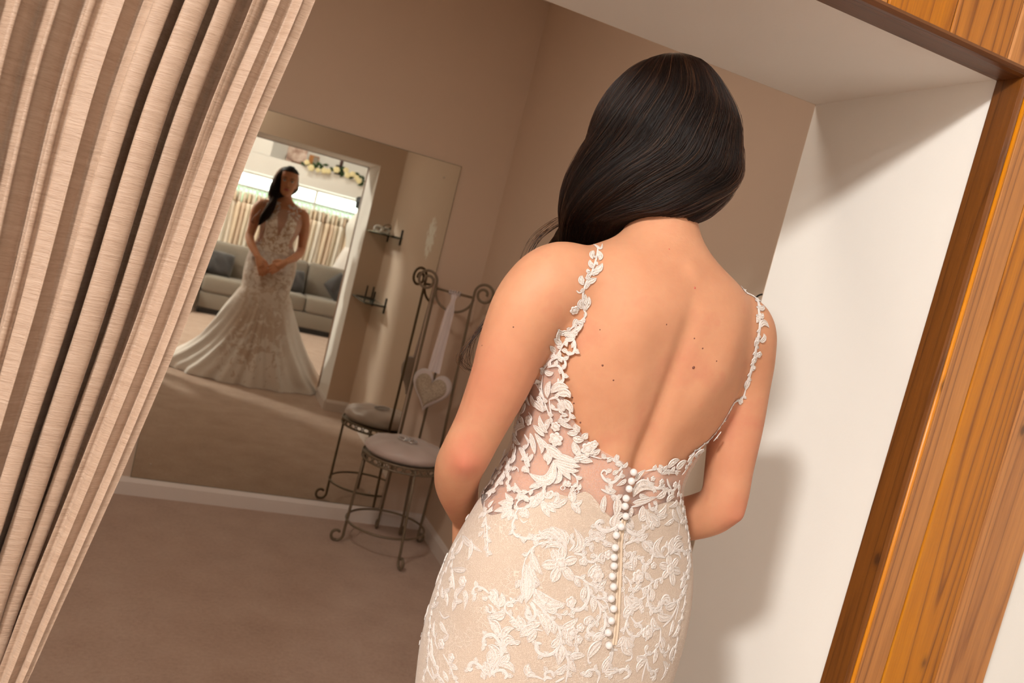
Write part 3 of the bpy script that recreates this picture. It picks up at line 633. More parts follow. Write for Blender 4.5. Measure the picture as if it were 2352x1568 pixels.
LACE = """L 0 111 -234 -130 2427 -239 -134 2372 -274 -88 2372
C 0 14 -230 -134 2419 -233 -137 2384 -245 -133 2358 -269 -116 2333 -286 -102 2316 -301 -71 2317 -309 -49 2315
C 0 13 -226 -138 2418 -227 -141 2389 -235 -139 2365
L 0 71 -234 -130 2427 -203 -154 2429 -172 -171 2429
L 0 63 -231 -133 2422 -201 -157 2414 -173 -172 2419
L 0 63 -228 -136 2420 -204 -156 2404 -189 -167 2389
L 0 56 -221 -144 2407 -215 -152 2385 -226 -147 2368
C 0 19 -192 -163 2409 -179 -171 2402 -172 -176 2388 -177 -175 2374 -188 -169 2374
F 0 44 0 5 -193 -166 2377
C 0 11 -203 -164 2357 -209 -160 2362 -204 -161 2369 -198 -165 2365 -202 -164 2358
C 0 11 -168 -181 2358 -174 -178 2361 -171 -178 2369 -164 -181 2365 -167 -181 2358
C 0 13 -289 -57 2362 -289 -45 2370 -294 -28 2363 -301 -23 2344 -301 -41 2340 -306 -41 2326 -304 -60 2319 -298 -84 2311
L 0 73 -284 -67 2367 -279 -73 2377 -273 -90 2372
L 0 48 -273 -109 2336 -258 -120 2352 -238 -136 2367
L 0 40 -296 -66 2334 -294 -84 2322 -284 -102 2320
C 0 19 -236 -138 2368 -245 -136 2346 -242 -144 2329 -231 -152 2329 -223 -155 2339 -227 -151 2347 -233 -147 2343
L 0 88 -266 -135 2291 -256 -136 2315 -248 -136 2339
L 0 72 -246 -144 2319 -236 -156 2299 -223 -168 2281
L 0 64 -240 -150 2312 -223 -163 2305 -211 -171 2297
L 0 64 -252 -138 2323 -265 -132 2303 -266 -135 2291
L 0 56 -219 -162 2319 -213 -164 2330 -209 -163 2343
L 0 56 -208 -168 2319 -198 -172 2328 -188 -174 2340
L 0 56 -230 -155 2318 -213 -166 2315 -197 -174 2319
L 0 79 -186 -173 2359 -177 -178 2346 -175 -181 2331
L 0 72 -175 -181 2334 -165 -185 2330 -150 -188 2346
L 0 64 -175 -181 2331 -160 -188 2318 -149 -193 2308
L 0 48 -178 -180 2330 -167 -186 2320 -163 -187 2318
C 0 18 -296 -108 2277 -294 -103 2292 -282 -112 2307 -270 -125 2309 -269 -130 2298 -278 -126 2286 -292 -115 2277 -298 -115 2260 -294 -121 2259
L 0 56 -300 -92 2294 -308 -78 2292 -312 -57 2300
L 0 80 -301 -97 2286 -313 -80 2278 -325 -55 2268
L 0 72 -303 -99 2277 -317 -84 2263 -334 -60 2245
L 0 72 -303 -103 2271 -316 -95 2254 -324 -93 2236
L 0 64 -301 -107 2270 -307 -108 2253 -312 -110 2240
L 0 45 -299 -94 2295 -286 -105 2310 -270 -124 2311
C 0 24 -296 -119 2258 -303 -122 2239 -302 -130 2223 -294 -142 2212 -273 -157 2213 -251 -169 2217 -230 -178 2226
L 0 96 -292 -120 2266 -280 -130 2272 -271 -142 2263
C 0 14 -289 -128 2256 -281 -138 2249 -272 -143 2257
C 0 12 -337 7 2249 -330 -2 2268 -318 -7 2299 -310 -17 2320 -302 -10 2343 -293 9 2368 -288 35 2378
C 0 10 -334 29 2249 -317 58 2272 -313 29 2307 -302 28 2337 -296 21 2357
L 0 58 -317 6 2301 -310 -5 2323 -301 3 2345
L 0 49 -302 -12 2343 -296 -1 2361 -292 23 2371
L 0 58 -294 0 2368 -289 -11 2386 -287 9 2397
L 0 41 -284 -43 2393 -280 -52 2403 -279 -51 2416
L 0 56 -272 -83 2388 -277 -65 2398 -277 -59 2419
L 0 56 -246 -117 2418 -249 -112 2430 -252 -109 2438
C 0 12 -338 2 2249 -343 -13 2237 -344 -34 2231 -333 -57 2248
L 0 41 -338 -36 2246 -335 -31 2254 -329 -35 2267
C 0 20 -347 -48 2219 -348 -74 2196 -348 -93 2170 -345 -113 2136
C 0 10 -349 -42 2216 -352 -75 2183 -348 -110 2134
L 0 50 -354 -20 2207 -347 -28 2225 -335 -56 2244
L 0 49 -355 -51 2193 -350 -54 2208 -346 -43 2224
L 0 41 -360 -61 2169 -357 -62 2180 -353 -66 2189
L 0 37 -329 26 2265 -325 7 2279 -318 -7 2299
P 0 96 -178 -208 2170 -206 -193 2202
P 0 100 -178 -208 2170 -227 -195 2157
P 0 103 -178 -208 2170 -195 -216 2121
P 0 96 -178 -208 2170 -139 -226 2134
P 0 93 -178 -208 2170 -136 -213 2191
P 0 93 -178 -208 2170 -179 -198 2219
F 0 93 10 6 -177 -209 2170
F 0 42 40 5 -177 -209 2170
C 0 22 -168 -202 2211 -181 -195 2230 -200 -188 2233 -226 -179 2227 -254 -167 2220 -280 -153 2212
C 0 22 -174 -201 2209 -192 -193 2221 -219 -184 2218 -243 -176 2206 -260 -173 2184 -268 -175 2158
C 0 19 -268 -175 2158 -270 -182 2128 -264 -192 2101
C 0 14 -171 -202 2210 -187 -193 2230 -212 -183 2236 -241 -171 2231 -270 -157 2219
L 0 72 -173 -200 2219 -193 -188 2245 -221 -174 2257
L 0 64 -172 -200 2216 -177 -194 2243 -195 -186 2257
L 0 56 -179 -200 2209 -203 -191 2216 -226 -185 2199
L 0 72 -185 -196 2220 -214 -181 2244 -242 -170 2230
L 0 80 -155 -206 2207 -132 -207 2229 -159 -195 2268
C 0 23 -161 -205 2206 -151 -204 2223 -160 -200 2238 -171 -196 2239
C 0 29 -147 -209 2202 -124 -213 2202 -108 -218 2189 -87 -221 2188 -79 -219 2202 -91 -217 2208
F 0 55 0 5 -119 -217 2185
C 0 28 -110 -217 2192 -123 -211 2215 -114 -209 2238 -89 -211 2251 -67 -213 2247 -42 -216 2237
L 0 49 -113 -210 2235 -117 -208 2244 -125 -207 2236
L 0 49 -100 -211 2240 -101 -213 2224 -95 -216 2212
L 0 57 -89 -210 2254 -108 -207 2261 -108 -205 2276
L 0 52 -71 -212 2251 -88 -210 2262 -106 -206 2267
C 0 39 -49 -211 2281 -65 -210 2273 -87 -208 2276 -100 -205 2287 -92 -205 2298 -81 -207 2295
L 0 114 -46 -211 2284 -47 -209 2304 -48 -207 2323
L 0 49 -35 -216 2237 -54 -215 2239 -72 -214 2237
C 0 23 -139 -223 2146 -118 -227 2143 -96 -233 2133 -66 -238 2121 -44 -242 2114 -35 -244 2109 -45 -246 2099 -63 -245 2098 -82 -242 2105 -94 -237 2119
C 0 36 -98 -233 2130 -89 -240 2108 -93 -246 2084 -108 -250 2065 -128 -248 2063 -139 -243 2073 -130 -241 2083
L 0 57 -135 -224 2144 -126 -229 2130 -115 -233 2122
L 0 65 -102 -234 2124 -106 -239 2103 -107 -244 2087
L 0 74 -81 -243 2099 -72 -249 2083 -73 -256 2061
F 0 102 20 6 -71 -230 2154
L 0 65 -98 -229 2148 -84 -225 2171 -64 -225 2179
L 0 57 -82 -234 2135 -67 -237 2127 -46 -238 2129
L 0 82 -58 -224 2185 -65 -220 2203 -59 -219 2213
C 0 20 -78 -229 2156 -78 -224 2177 -86 -220 2192
L 0 58 -66 -238 2121 -54 -236 2134 -41 -233 2147
F 0 66 0 6 -46 -220 2211
L 0 72 -255 -175 2185 -243 -189 2156 -221 -203 2135
L 0 72 -258 -180 2161 -244 -196 2123 -225 -209 2108
L 0 96 -265 -179 2150 -256 -196 2103 -253 -211 2055
C 0 16 -260 -181 2155 -249 -196 2116 -235 -208 2094 -214 -222 2072 -186 -235 2060 -155 -242 2065
L 0 136 -235 -207 2096 -205 -227 2068 -152 -240 2074
C 0 16 -241 -213 2069 -219 -225 2057 -187 -239 2046 -146 -249 2049 -131 -249 2057
F 0 75 0 5 -138 -241 2080
C 0 23 -245 -213 2060 -229 -225 2043 -215 -234 2029
C 0 23 -250 -218 2032 -243 -221 2037 -239 -225 2030 -246 -223 2022
C 0 20 -62 -247 2092 -42 -253 2076 -29 -259 2057 -23 -262 2050
C 0 16 -56 -245 2099 -33 -249 2088 -19 -258 2063
L 0 48 -255 -213 2046 -242 -223 2032 -238 -227 2022
C 0 33 -12 -211 2294 6 -212 2278 29 -212 2272 50 -210 2278 56 -209 2290 49 -208 2297
L 0 61 -1 -212 2277 -1 -214 2262 -2 -215 2250
L 0 60 -8 -210 2303 5 -210 2295 16 -211 2287
C 0 30 0 -216 2242 19 -215 2252 43 -213 2260 76 -211 2252 100 -211 2232 104 -214 2215 96 -218 2197 77 -221 2194 64 -219 2208 73 -217 2214
L 0 62 56 -213 2254 75 -213 2240 90 -214 2226
L 0 69 35 -213 2262 57 -211 2266 73 -208 2279
L 0 46 74 -211 2258 87 -210 2253 101 -208 2253
F 0 50 0 5 113 -217 2191
C 0 25 112 -213 2215 133 -209 2215 156 -205 2212
P 0 83 183 -205 2182 135 -213 2194
P 0 83 183 -205 2182 166 -201 2219
P 0 83 183 -205 2182 215 -188 2207
P 0 83 183 -205 2182 234 -191 2167
P 0 88 183 -205 2182 208 -210 2134
P 0 80 183 -205 2182 153 -218 2157
F 0 83 0 6 183 -205 2181
F 0 35 30 5 183 -205 2181
L 0 87 151 -205 2215 111 -209 2238 133 -199 2271
C 0 25 155 -204 2215 170 -197 2232 153 -199 2244 140 -203 2241
L 0 80 172 -198 2223 172 -193 2247 182 -185 2267
L 0 80 181 -195 2225 208 -180 2247 239 -167 2241
L 0 56 186 -188 2252 199 -180 2263 229 -164 2265
C 0 35 173 -199 2220 200 -187 2230 248 -168 2222 281 -156 2197 277 -169 2169 254 -187 2152 237 -196 2145
C 0 22 192 -192 2222 219 -184 2217 230 -182 2204
C 0 33 262 -158 2226 290 -151 2195 289 -162 2166 275 -179 2140
C 0 27 11 -224 2190 28 -223 2197 32 -220 2212 24 -218 2223 15 -219 2216
F 0 102 0 6 62 -230 2159
F 0 47 0 5 72 -230 2156
L 0 69 48 -225 2184 41 -222 2201 42 -218 2218
L 0 55 85 -226 2168 78 -222 2185 85 -220 2194
L 0 62 88 -224 2174 98 -226 2160 113 -226 2154
L 0 61 19 -226 2182 34 -225 2183 46 -227 2175
C 0 21 16 -231 2160 32 -233 2149 42 -237 2133 40 -241 2119
C 0 22 157 -217 2159 128 -224 2151 109 -230 2140 104 -235 2123 107 -241 2101 118 -245 2081 143 -242 2078 159 -237 2086 148 -237 2092
L 0 55 128 -224 2151 130 -228 2137 123 -231 2129
L 0 63 111 -232 2132 122 -236 2112 120 -241 2095
C 0 22 109 -230 2140 84 -236 2129 60 -237 2131 51 -240 2122 57 -245 2103 80 -244 2101 101 -238 2115
L 0 55 78 -233 2142 64 -237 2131 51 -241 2117
L 0 48 148 -219 2160 150 -221 2148 146 -223 2143
L 0 86 84 -245 2095 54 -247 2095 31 -244 2108
L 0 78 81 -246 2092 60 -251 2081 39 -254 2074
L 0 66 241 -201 2122 256 -190 2137 274 -178 2146
C 0 30 263 -187 2136 262 -196 2107 241 -209 2093 196 -228 2083
L 0 81 196 -228 2083 185 -228 2093 153 -234 2100
L 0 82 226 -217 2086 197 -229 2078 178 -233 2082
L 0 58 256 -200 2102 266 -191 2118 285 -177 2126
L 0 77 91 -202 2316 83 -205 2301 90 -205 2289
L 0 62 77 -203 2321 94 -202 2307 110 -200 2301
L 0 61 57 -205 2323 43 -207 2319 35 -208 2311
L 0 54 94 -201 2322 118 -195 2328 135 -190 2334
C 0 14 189 -168 2332 230 -149 2309 262 -133 2282 286 -124 2257 292 -131 2234 289 -142 2218
C 0 13 203 -176 2271 203 -168 2301 179 -174 2327
L 0 55 209 -164 2303 222 -155 2310 238 -139 2319
L 0 48 169 -180 2321 151 -188 2310 129 -195 2304
C 0 12 -8 -211 2291 -3 -215 2253 7 -221 2210 13 -232 2154 25 -247 2099
C 0 23 -335 -152 2050 -347 -137 2056 -359 -119 2053 -364 -114 2040 -361 -121 2031 -357 -126 2037
L 0 97 -335 -151 2053 -327 -161 2048 -309 -183 2021
L 0 65 -320 -170 2034 -323 -162 2056 -329 -154 2065
L 0 73 -315 -177 2027 -307 -179 2045 -311 -171 2064
L 0 89 -319 -177 2007 -307 -188 2007 -297 -193 2020
L 0 49 -336 -154 2038 -342 -147 2035 -348 -140 2037
C 0 19 -334 -159 2024 -324 -170 2020 -326 -171 2007 -333 -164 2007 -338 -157 2016
L 0 49 -331 -168 1989 -323 -175 1997 -306 -188 2004
C 0 26 -329 -170 1990 -320 -180 1979 -306 -194 1967 -292 -205 1948 -285 -211 1922 -289 -210 1892 -297 -205 1869 -300 -204 1842
L 0 98 -325 -176 1977 -312 -187 1977 -292 -205 1948
C 0 36 -286 -211 1912 -293 -205 1935 -308 -193 1951 -320 -182 1951 -329 -174 1937 -327 -176 1921 -320 -183 1922
L 0 73 -287 -209 1950 -289 -206 1974 -271 -216 1988
L 0 65 -286 -211 1931 -281 -213 1959 -258 -228 1945
C 0 29 -284 -213 1910 -282 -213 1939 -271 -219 1953 -259 -226 1947
L 0 98 -318 -185 1923 -297 -203 1907 -302 -201 1866
L 0 74 -286 -212 1890 -275 -219 1903 -271 -221 1921
L 0 74 -284 -214 1881 -267 -225 1890 -249 -236 1874
C 0 33 -299 -204 1849 -289 -211 1866 -274 -221 1872 -265 -228 1863 -268 -226 1852
C 0 33 -309 -196 1847 -321 -184 1860 -336 -168 1864 -344 -158 1851 -341 -163 1839 -336 -169 1848
L 0 82 -317 -187 1878 -309 -195 1863 -301 -203 1845
L 0 66 -319 -187 1848 -313 -193 1842 -309 -197 1832
L 0 82 -309 -193 1915 -307 -196 1890 -298 -204 1872
L 0 96 -260 -187 2130 -260 -196 2095 -253 -209 2060
L 0 96 -255 -189 2132 -248 -201 2098 -252 -210 2060
C 0 19 -290 -188 2060 -281 -195 2054 -264 -202 2065 -255 -200 2088
L 0 54 -274 -184 2109 -278 -186 2096 -281 -187 2085
L 0 64 -248 -195 2122 -235 -203 2113 -225 -209 2107
L 0 48 -262 -199 2080 -266 -202 2062 -262 -207 2053
C 0 16 -291 -187 2060 -286 -193 2050 -276 -200 2050
C 0 32 -241 -214 2063 -230 -223 2048 -228 -230 2028 -238 -228 2019 -249 -220 2026 -245 -219 2039 -239 -223 2036
L 0 97 -221 -229 2042 -200 -242 2023 -189 -252 1989
L 0 81 -212 -238 2020 -228 -234 2011 -245 -226 2010
L 0 97 -219 -238 2007 -242 -231 1990 -255 -227 1970
L 0 81 -220 -239 1998 -229 -239 1978 -235 -238 1961
L 0 89 -243 -230 1995 -259 -220 2006 -267 -211 2024
C 0 23 -254 -224 1995 -279 -207 2012 -296 -193 2023 -299 -187 2037 -291 -191 2047 -283 -198 2041 -288 -195 2038
L 0 65 -260 -221 1996 -271 -214 1999 -282 -207 1998
C 0 19 -203 -246 1999 -226 -237 1999 -248 -228 1991 -260 -221 1996
C 0 26 -236 -215 2070 -210 -231 2050 -189 -242 2033 -165 -254 2014 -156 -260 1995 -151 -265 1971
L 0 73 -176 -248 2027 -177 -251 2012 -172 -256 1995
L 0 73 -158 -261 1989 -167 -261 1972 -176 -260 1961
C 0 36 -154 -264 1977 -163 -264 1951 -185 -259 1938 -208 -251 1945 -213 -247 1963 -201 -251 1966
L 0 98 -151 -265 1971 -146 -269 1947 -147 -271 1919
C 0 23 -152 -265 1974 -137 -270 1961 -122 -275 1938
L 0 74 -220 -248 1908 -219 -250 1886 -196 -259 1878
C 0 23 -216 -252 1874 -196 -259 1878 -177 -266 1874
C 0 30 -171 -267 1875 -175 -265 1892 -161 -269 1898 -153 -272 1889
L 0 66 -152 -271 1899 -137 -274 1904 -127 -275 1925
L 0 49 -218 -251 1870 -209 -254 1882 -196 -260 1875
F 0 89 0 6 -126 -265 2005
F 0 42 0 5 -124 -265 2006
L 0 73 -158 -256 2014 -136 -258 2023 -114 -256 2045
L 0 56 -154 -257 2012 -145 -262 1998 -144 -265 1987
L 0 65 -136 -264 1997 -130 -268 1983 -118 -272 1972
F 0 59 0 5 -104 -264 2021
F 0 59 0 5 -105 -271 1991
C 0 23 -149 -266 1968 -133 -271 1952 -110 -275 1951 -103 -275 1964 -111 -273 1973
L 0 74 -121 -275 1941 -103 -277 1949 -78 -280 1951
L 0 74 -117 -276 1935 -110 -278 1920 -93 -282 1906
C 0 26 -136 -271 1951 -123 -275 1934 -117 -278 1910 -116 -280 1875
L 0 66 -127 -276 1909 -138 -274 1901 -153 -271 1899
C 0 30 -122 -278 1887 -144 -275 1872
C 0 33 -155 -272 1880 -171 -267 1880 -173 -267 1870
C 0 33 -34 -258 2060 -31 -267 2032 -42 -273 2008 -63 -273 2004 -82 -269 2014 -77 -265 2029 -66 -267 2027
L 0 82 -84 -265 2028 -85 -261 2040 -69 -260 2049
C 0 23 -63 -247 2093 -50 -254 2071 -51 -261 2048 -64 -264 2036
L 0 41 -88 -270 2008 -79 -273 1997 -68 -275 1992
L 0 49 -65 -262 2044 -82 -260 2046 -84 -263 2034
L 0 83 -24 -274 2009 -52 -274 2001 -57 -276 1989
L 0 99 -35 -277 1990 -56 -279 1971 -68 -281 1942
C 0 23 -68 -281 1945 -62 -283 1933 -55 -283 1934
C 0 27 -23 -289 1879 -22 -287 1903 -40 -286 1915 -60 -285 1911 -66 -285 1898 -53 -286 1896
L 0 67 -18 -286 1916 -9 -285 1936 -1 -284 1948
L 0 67 -10 -287 1910 9 -287 1910 33 -286 1914
C 0 30 0 -279 1979 4 -282 1961 6 -285 1936
C 0 26 70 -247 2090 46 -256 2067 35 -267 2034 30 -273 2011
L 0 88 29 -243 2112 40 -250 2086 59 -249 2087
L 0 81 63 -249 2087 38 -254 2072 26 -260 2055
L 0 57 78 -247 2090 87 -250 2076 85 -254 2065
C 0 26 35 -267 2034 53 -272 2011 84 -271 2008 93 -265 2025 84 -263 2037 77 -265 2031
C 0 23 51 -259 2056 72 -263 2040 95 -259 2048
L 0 72 31 -274 2008 26 -277 1991 10 -279 1981
L 0 113 34 -274 2008 48 -279 1976 75 -280 1958
L 0 81 42 -274 2005 57 -277 1988 74 -277 1982
C 0 23 71 -280 1958 71 -282 1946 53 -283 1940
F 0 98 0 6 115 -265 2016
F 0 43 0 5 117 -265 2016
L 0 74 131 -251 2056 138 -257 2033 166 -253 2025
C 0 23 166 -253 2025 140 -260 2021 111 -271 1993
C 0 23 166 -253 2025 169 -260 1989 153 -268 1963 129 -273 1955 116 -273 1972 127 -270 1980
L 0 57 171 -257 2001 185 -257 1984 188 -258 1965
C 0 23 170 -262 1977 188 -259 1956 214 -251 1955 212 -249 1978
L 0 58 157 -266 1966 163 -267 1946 159 -269 1928
L 0 83 133 -274 1943 107 -278 1944 90 -279 1954
L 0 75 129 -275 1940 107 -279 1929 103 -281 1907
C 0 23 133 -274 1943 129 -277 1912 130 -279 1880
C 0 27 134 -274 1936 147 -274 1910 172 -268 1904 182 -266 1889 159 -272 1886
C 0 29 103 -239 2110 111 -244 2087 130 -247 2070 156 -242 2072 161 -236 2086 144 -238 2091
L 0 116 158 -236 2089 180 -228 2097 188 -233 2073
L 0 83 152 -245 2063 172 -244 2051 216 -231 2052
C 0 27 234 -217 2077 212 -233 2050 175 -250 2027
L 0 59 218 -233 2041 217 -239 2020 206 -247 2000
C 0 24 278 -186 2112 268 -207 2057 252 -226 2014 257 -231 1963 255 -235 1910
C 0 17 251 -198 2116 240 -214 2076 229 -230 2039
L 0 58 249 -224 2027 243 -232 2004 223 -242 1995
L 0 58 244 -237 1966 235 -243 1941 252 -237 1918
C 0 30 59 -287 1890 76 -285 1899 72 -284 1912 51 -285 1918 24 -287 1909 -2 -288 1896
C 0 26 20 -281 1970 2 -281 1969 4 -284 1945 -1 -286 1921
L 0 64 -5 -284 1939 -8 -286 1921 -15 -287 1908
L 0 55 4 -283 1958 -3 -284 1945 -10 -284 1942
L 0 58 203 -257 1928 228 -248 1904 220 -253 1882
C 0 21 241 -242 1914 234 -246 1889 214 -255 1870
L 0 62 -372 14 2141 -373 -29 2139 -355 -95 2140
L 0 61 -375 0 2132 -381 -4 2109 -385 13 2082
L 0 51 -369 -36 2152 -372 -58 2128 -376 -62 2101
C 0 19 -372 25 2137 -378 39 2101 -387 25 2062 -391 43 2000 -395 33 1949 -396 43 1905 -398 20 1852 -397 -5 1806 -395 -17 1763 -392 2 1713
C 0 14 -379 32 2099 -389 0 2058 -392 -28 2013 -395 -18 1979
L 0 52 -389 -7 2052 -390 -35 2026 -389 -54 2011
F 0 74 0 6 -381 -74 2045
F 0 33 0 5 -381 -74 2045
L 0 57 -389 -12 2054 -383 -53 2068 -378 -68 2080
L 0 60 -378 -86 2036 -386 -66 2007 -384 -79 1992
L 0 60 -379 -86 2022 -374 -101 2015 -373 -109 1981
L 0 61 -384 -76 1998 -386 -71 1977 -387 -72 1958
L 0 46 -377 -96 1999 -383 -80 1990 -388 -66 1981
L 0 53 -396 8 1971 -395 -13 1986 -392 -36 2002
L 0 48 -395 -15 1968 -396 3 1974 -395 13 1989
L 0 48 -395 -5 1988 -394 -32 1976 -393 -43 1957
C 0 19 -397 -12 1927 -394 -42 1923 -389 -64 1940
L 0 53 -395 -30 1907 -392 -49 1898 -386 -76 1893
L 0 53 -390 -64 1867 -387 -73 1882 -385 -79 1895
F 0 72 0 6 -390 -60 1856
C 0 19 -392 -52 1837 -396 -28 1848 -396 -26 1871
F 0 57 0 5 -374 -108 1844
C 0 19 -386 -77 1836 -374 -109 1821 -362 -132 1796 -356 -143 1793
L 0 52 -374 -109 1821 -367 -124 1825 -360 -136 1824
C 0 24 -393 -41 1777 -388 -65 1762 -387 -73 1786 -393 -47 1790
L 0 54 -397 -13 1811 -395 -34 1803 -389 -63 1790
C 0 20 -395 -13 1766 -392 -40 1757 -386 -68 1752
L 0 44 -396 36 1913 -397 19 1932 -397 9 1946
L 0 44 -398 2 1891 -397 -6 1865 -396 -24 1856
L 0 44 -398 -4 1845 -397 -20 1824 -395 -35 1813
L 0 48 -381 -91 1796 -375 -107 1786 -370 -116 1777
L 0 44 -384 -78 1770 -380 -93 1769 -375 -106 1769
C 0 19 -275 -171 2808 -287 -156 2778 -297 -139 2742 -301 -127 2709 -307 -100 2676 -308 -79 2649
L 1 54 -287 -156 2778 -307 -133 2768 -330 -145 2776
L 0 50 -293 -149 2775 -283 -162 2784 -273 -172 2807
L 0 50 -296 -143 2765 -286 -157 2770 -282 -163 2782
L 0 50 -298 -139 2753 -288 -154 2758 -282 -162 2769
C 0 29 -297 -139 2742 -287 -155 2760 -278 -164 2746 -276 -163 2725 -284 -154 2719 -288 -150 2724
L 1 55 -298 -136 2733 -309 -125 2742 -328 -134 2748
L 1 51 -304 -121 2712 -314 -116 2719 -332 -129 2727
L 1 42 -302 -130 2740 -319 -133 2759 -324 -143 2777
C 0 28 -309 -94 2674 -301 -124 2699 -289 -145 2702 -282 -150 2686 -286 -144 2678
C 0 28 -306 -102 2667 -295 -131 2680 -284 -145 2668 -277 -148 2647 -282 -139 2638 -286 -136 2648
L 0 51 -307 -91 2656 -301 -110 2652 -296 -123 2661
L 1 43 -307 -81 2640 -309 -81 2654 -336 -111 2662
C 0 18 -308 -44 2618 -301 -80 2601 -287 -99 2572 -270 -111 2542 -263 -116 2535
C 0 17 -306 -87 2642 -299 -87 2603 -285 -104 2574
L 1 47 -327 -90 2626 -304 -75 2613 -297 -87 2594
L 0 69 -287 -110 2588 -294 -109 2613 -294 -117 2635
L 0 85 -286 -119 2604 -279 -139 2628 -261 -159 2631
L 0 85 -276 -136 2605 -263 -153 2616 -250 -161 2607
L 0 77 -261 -149 2598 -246 -157 2584 -232 -161 2570
L 0 64 -265 -144 2596 -257 -146 2580 -249 -146 2566
C 0 26 -284 -114 2585 -276 -131 2595 -265 -140 2586 -260 -136 2568 -268 -125 2564 -274 -122 2573
C 0 23 -246 -157 2584 -232 -155 2555 -237 -145 2541 -249 -137 2545 -249 -142 2556
C 0 19 -284 -114 2585 -274 -115 2560 -264 -117 2540
L 0 75 -298 -46 2561 -291 -76 2556 -281 -92 2544
L 0 62 -302 -39 2577 -296 -54 2559 -289 -76 2552
L 0 57 -298 -68 2576 -292 -85 2572 -280 -95 2545
F 0 69 0 6 -250 -124 2517
L 0 47 -248 -132 2533 -233 -144 2530 -214 -156 2526
L 0 73 -198 -165 2523 -208 -161 2529 -216 -161 2541
L 0 60 -200 -162 2517 -213 -153 2513 -223 -145 2509
L 0 73 -208 -154 2503 -194 -161 2500 -181 -168 2504
L 0 65 -181 -168 2504 -182 -170 2513 -178 -174 2524
F 0 100 0 6 -240 -125 2483
F 0 48 0 5 -239 -126 2482
L 0 65 -258 -106 2493 -273 -87 2508 -282 -81 2532
L 0 56 -268 -108 2532 -265 -103 2514 -263 -100 2495
C 0 20 -291 -32 2527 -286 -50 2514 -285 -39 2493
F 0 71 0 6 -287 -37 2505
L 0 57 -281 -59 2499 -271 -84 2489 -261 -99 2481
L 0 63 -286 -24 2484 -286 13 2473 -283 28 2450
C 0 27 -283 -27 2462 -278 -52 2446 -280 -42 2425 -282 -33 2431
L 0 66 -280 -51 2474 -273 -70 2448 -267 -83 2425
L 0 62 -276 -69 2479 -262 -94 2457 -258 -100 2432
L 0 74 -252 -107 2453 -235 -128 2444 -213 -147 2435
L 0 61 -259 -98 2459 -240 -122 2455 -219 -142 2450
L 0 66 -249 -112 2451 -243 -120 2431 -243 -122 2409
L 0 65 -229 -134 2446 -207 -151 2441 -176 -169 2442
F 0 96 0 6 -164 -173 2481
F 0 43 0 5 -164 -173 2481
L 0 78 -204 -155 2492 -190 -161 2469 -176 -168 2460
L 0 65 -193 -160 2446 -175 -168 2456 -156 -176 2465
F 0 56 0 5 -153 -178 2498
C 0 20 -156 -176 2465 -126 -186 2463
L 0 52 -153 -177 2470 -142 -180 2477 -134 -183 2488
L 0 57 -176 -169 2442 -161 -174 2450 -145 -181 2450
L 0 53 -269 -82 2470 -257 -102 2460 -246 -115 2452
L 0 55 -287 24 2498 -288 0 2495 -287 -14 2485
C 0 18 -290 17 2514 -285 29 2474 -283 26 2427 -285 23 2399
L 0 55 -280 48 2445 -283 13 2431 -283 -18 2431
L 0 54 -284 -14 2420 -281 -45 2412 -279 -67 2387
L 0 50 -284 6 2419 -287 -1 2397 -290 0 2382
L 0 49 -296 -9 2547 -292 -2 2528 -289 16 2509
L 0 44 -302 -14 2576 -298 -17 2559 -295 -39 2546
L 0 49 -269 -78 2424 -273 -73 2408 -277 -70 2392
C 0 15 -46 -198 2457 -60 -197 2457 -77 -195 2467 -102 -191 2469 -126 -186 2464
L 0 35 -95 -192 2468 -82 -194 2472 -80 -194 2483
C 0 27 -70 -197 2439 -64 -197 2452 -78 -195 2462 -94 -192 2466
L 0 41 -83 -197 2426 -78 -197 2435 -68 -197 2441
C 0 31 -117 -191 2424 -101 -196 2409 -80 -199 2406 -64 -200 2423 -59 -198 2443
C 0 20 -117 -191 2424 -111 -191 2434 -102 -193 2431 -102 -194 2423
L 0 35 -61 -197 2450 -51 -197 2458 -49 -197 2468
L 0 42 -43 -201 2422 -49 -202 2411 -68 -201 2400
L 0 62 -64 -202 2386 -82 -201 2383 -98 -197 2397
C 0 27 -108 -196 2383 -89 -200 2378 -60 -204 2370 -45 -205 2359
L 0 94 -59 -204 2368 -48 -206 2342 -51 -208 2317
C 0 38 -25 -209 2307 -39 -211 2287 -64 -210 2274 -84 -208 2279
L 0 62 -92 -200 2369 -91 -202 2340 -84 -204 2321
L 0 63 -24 -208 2324 -37 -208 2318 -38 -209 2301
L 0 52 -10 -202 2418 -4 -201 2435 14 -199 2454
C 0 19 15 -199 2450 41 -198 2457 62 -196 2461 97 -192 2460 149 -178 2459
L 0 75 94 -192 2466 105 -191 2484 129 -187 2493
L 0 87 130 -184 2463 139 -182 2479 160 -178 2492
L 0 43 58 -196 2474 66 -196 2466 85 -193 2459
L 0 43 72 -196 2447 92 -192 2455 131 -183 2452
C 0 18 162 -172 2448 172 -169 2459 177 -169 2482 184 -171 2506 239 -146 2523
C 0 32 27 -200 2434 36 -201 2418 61 -200 2408 84 -196 2409 95 -193 2420
F 0 38 0 5 46 -199 2432
F 0 45 0 5 78 -196 2426
L 0 53 8 -201 2428 16 -202 2414 33 -202 2410
L 0 116 -6 -205 2376 17 -203 2412 70 -199 2396
L 0 63 -4 -206 2360 30 -205 2367 74 -199 2383
L 0 75 72 -200 2381 98 -194 2392 97 -193 2414
C 0 25 -5 -207 2347 27 -205 2358 55 -202 2373
L 0 53 14 -204 2387 26 -204 2379 47 -203 2381
C 0 32 52 -203 2364 62 -203 2348 80 -201 2345 82 -200 2360 68 -201 2365
L 0 74 33 -205 2355 35 -207 2331 35 -208 2310
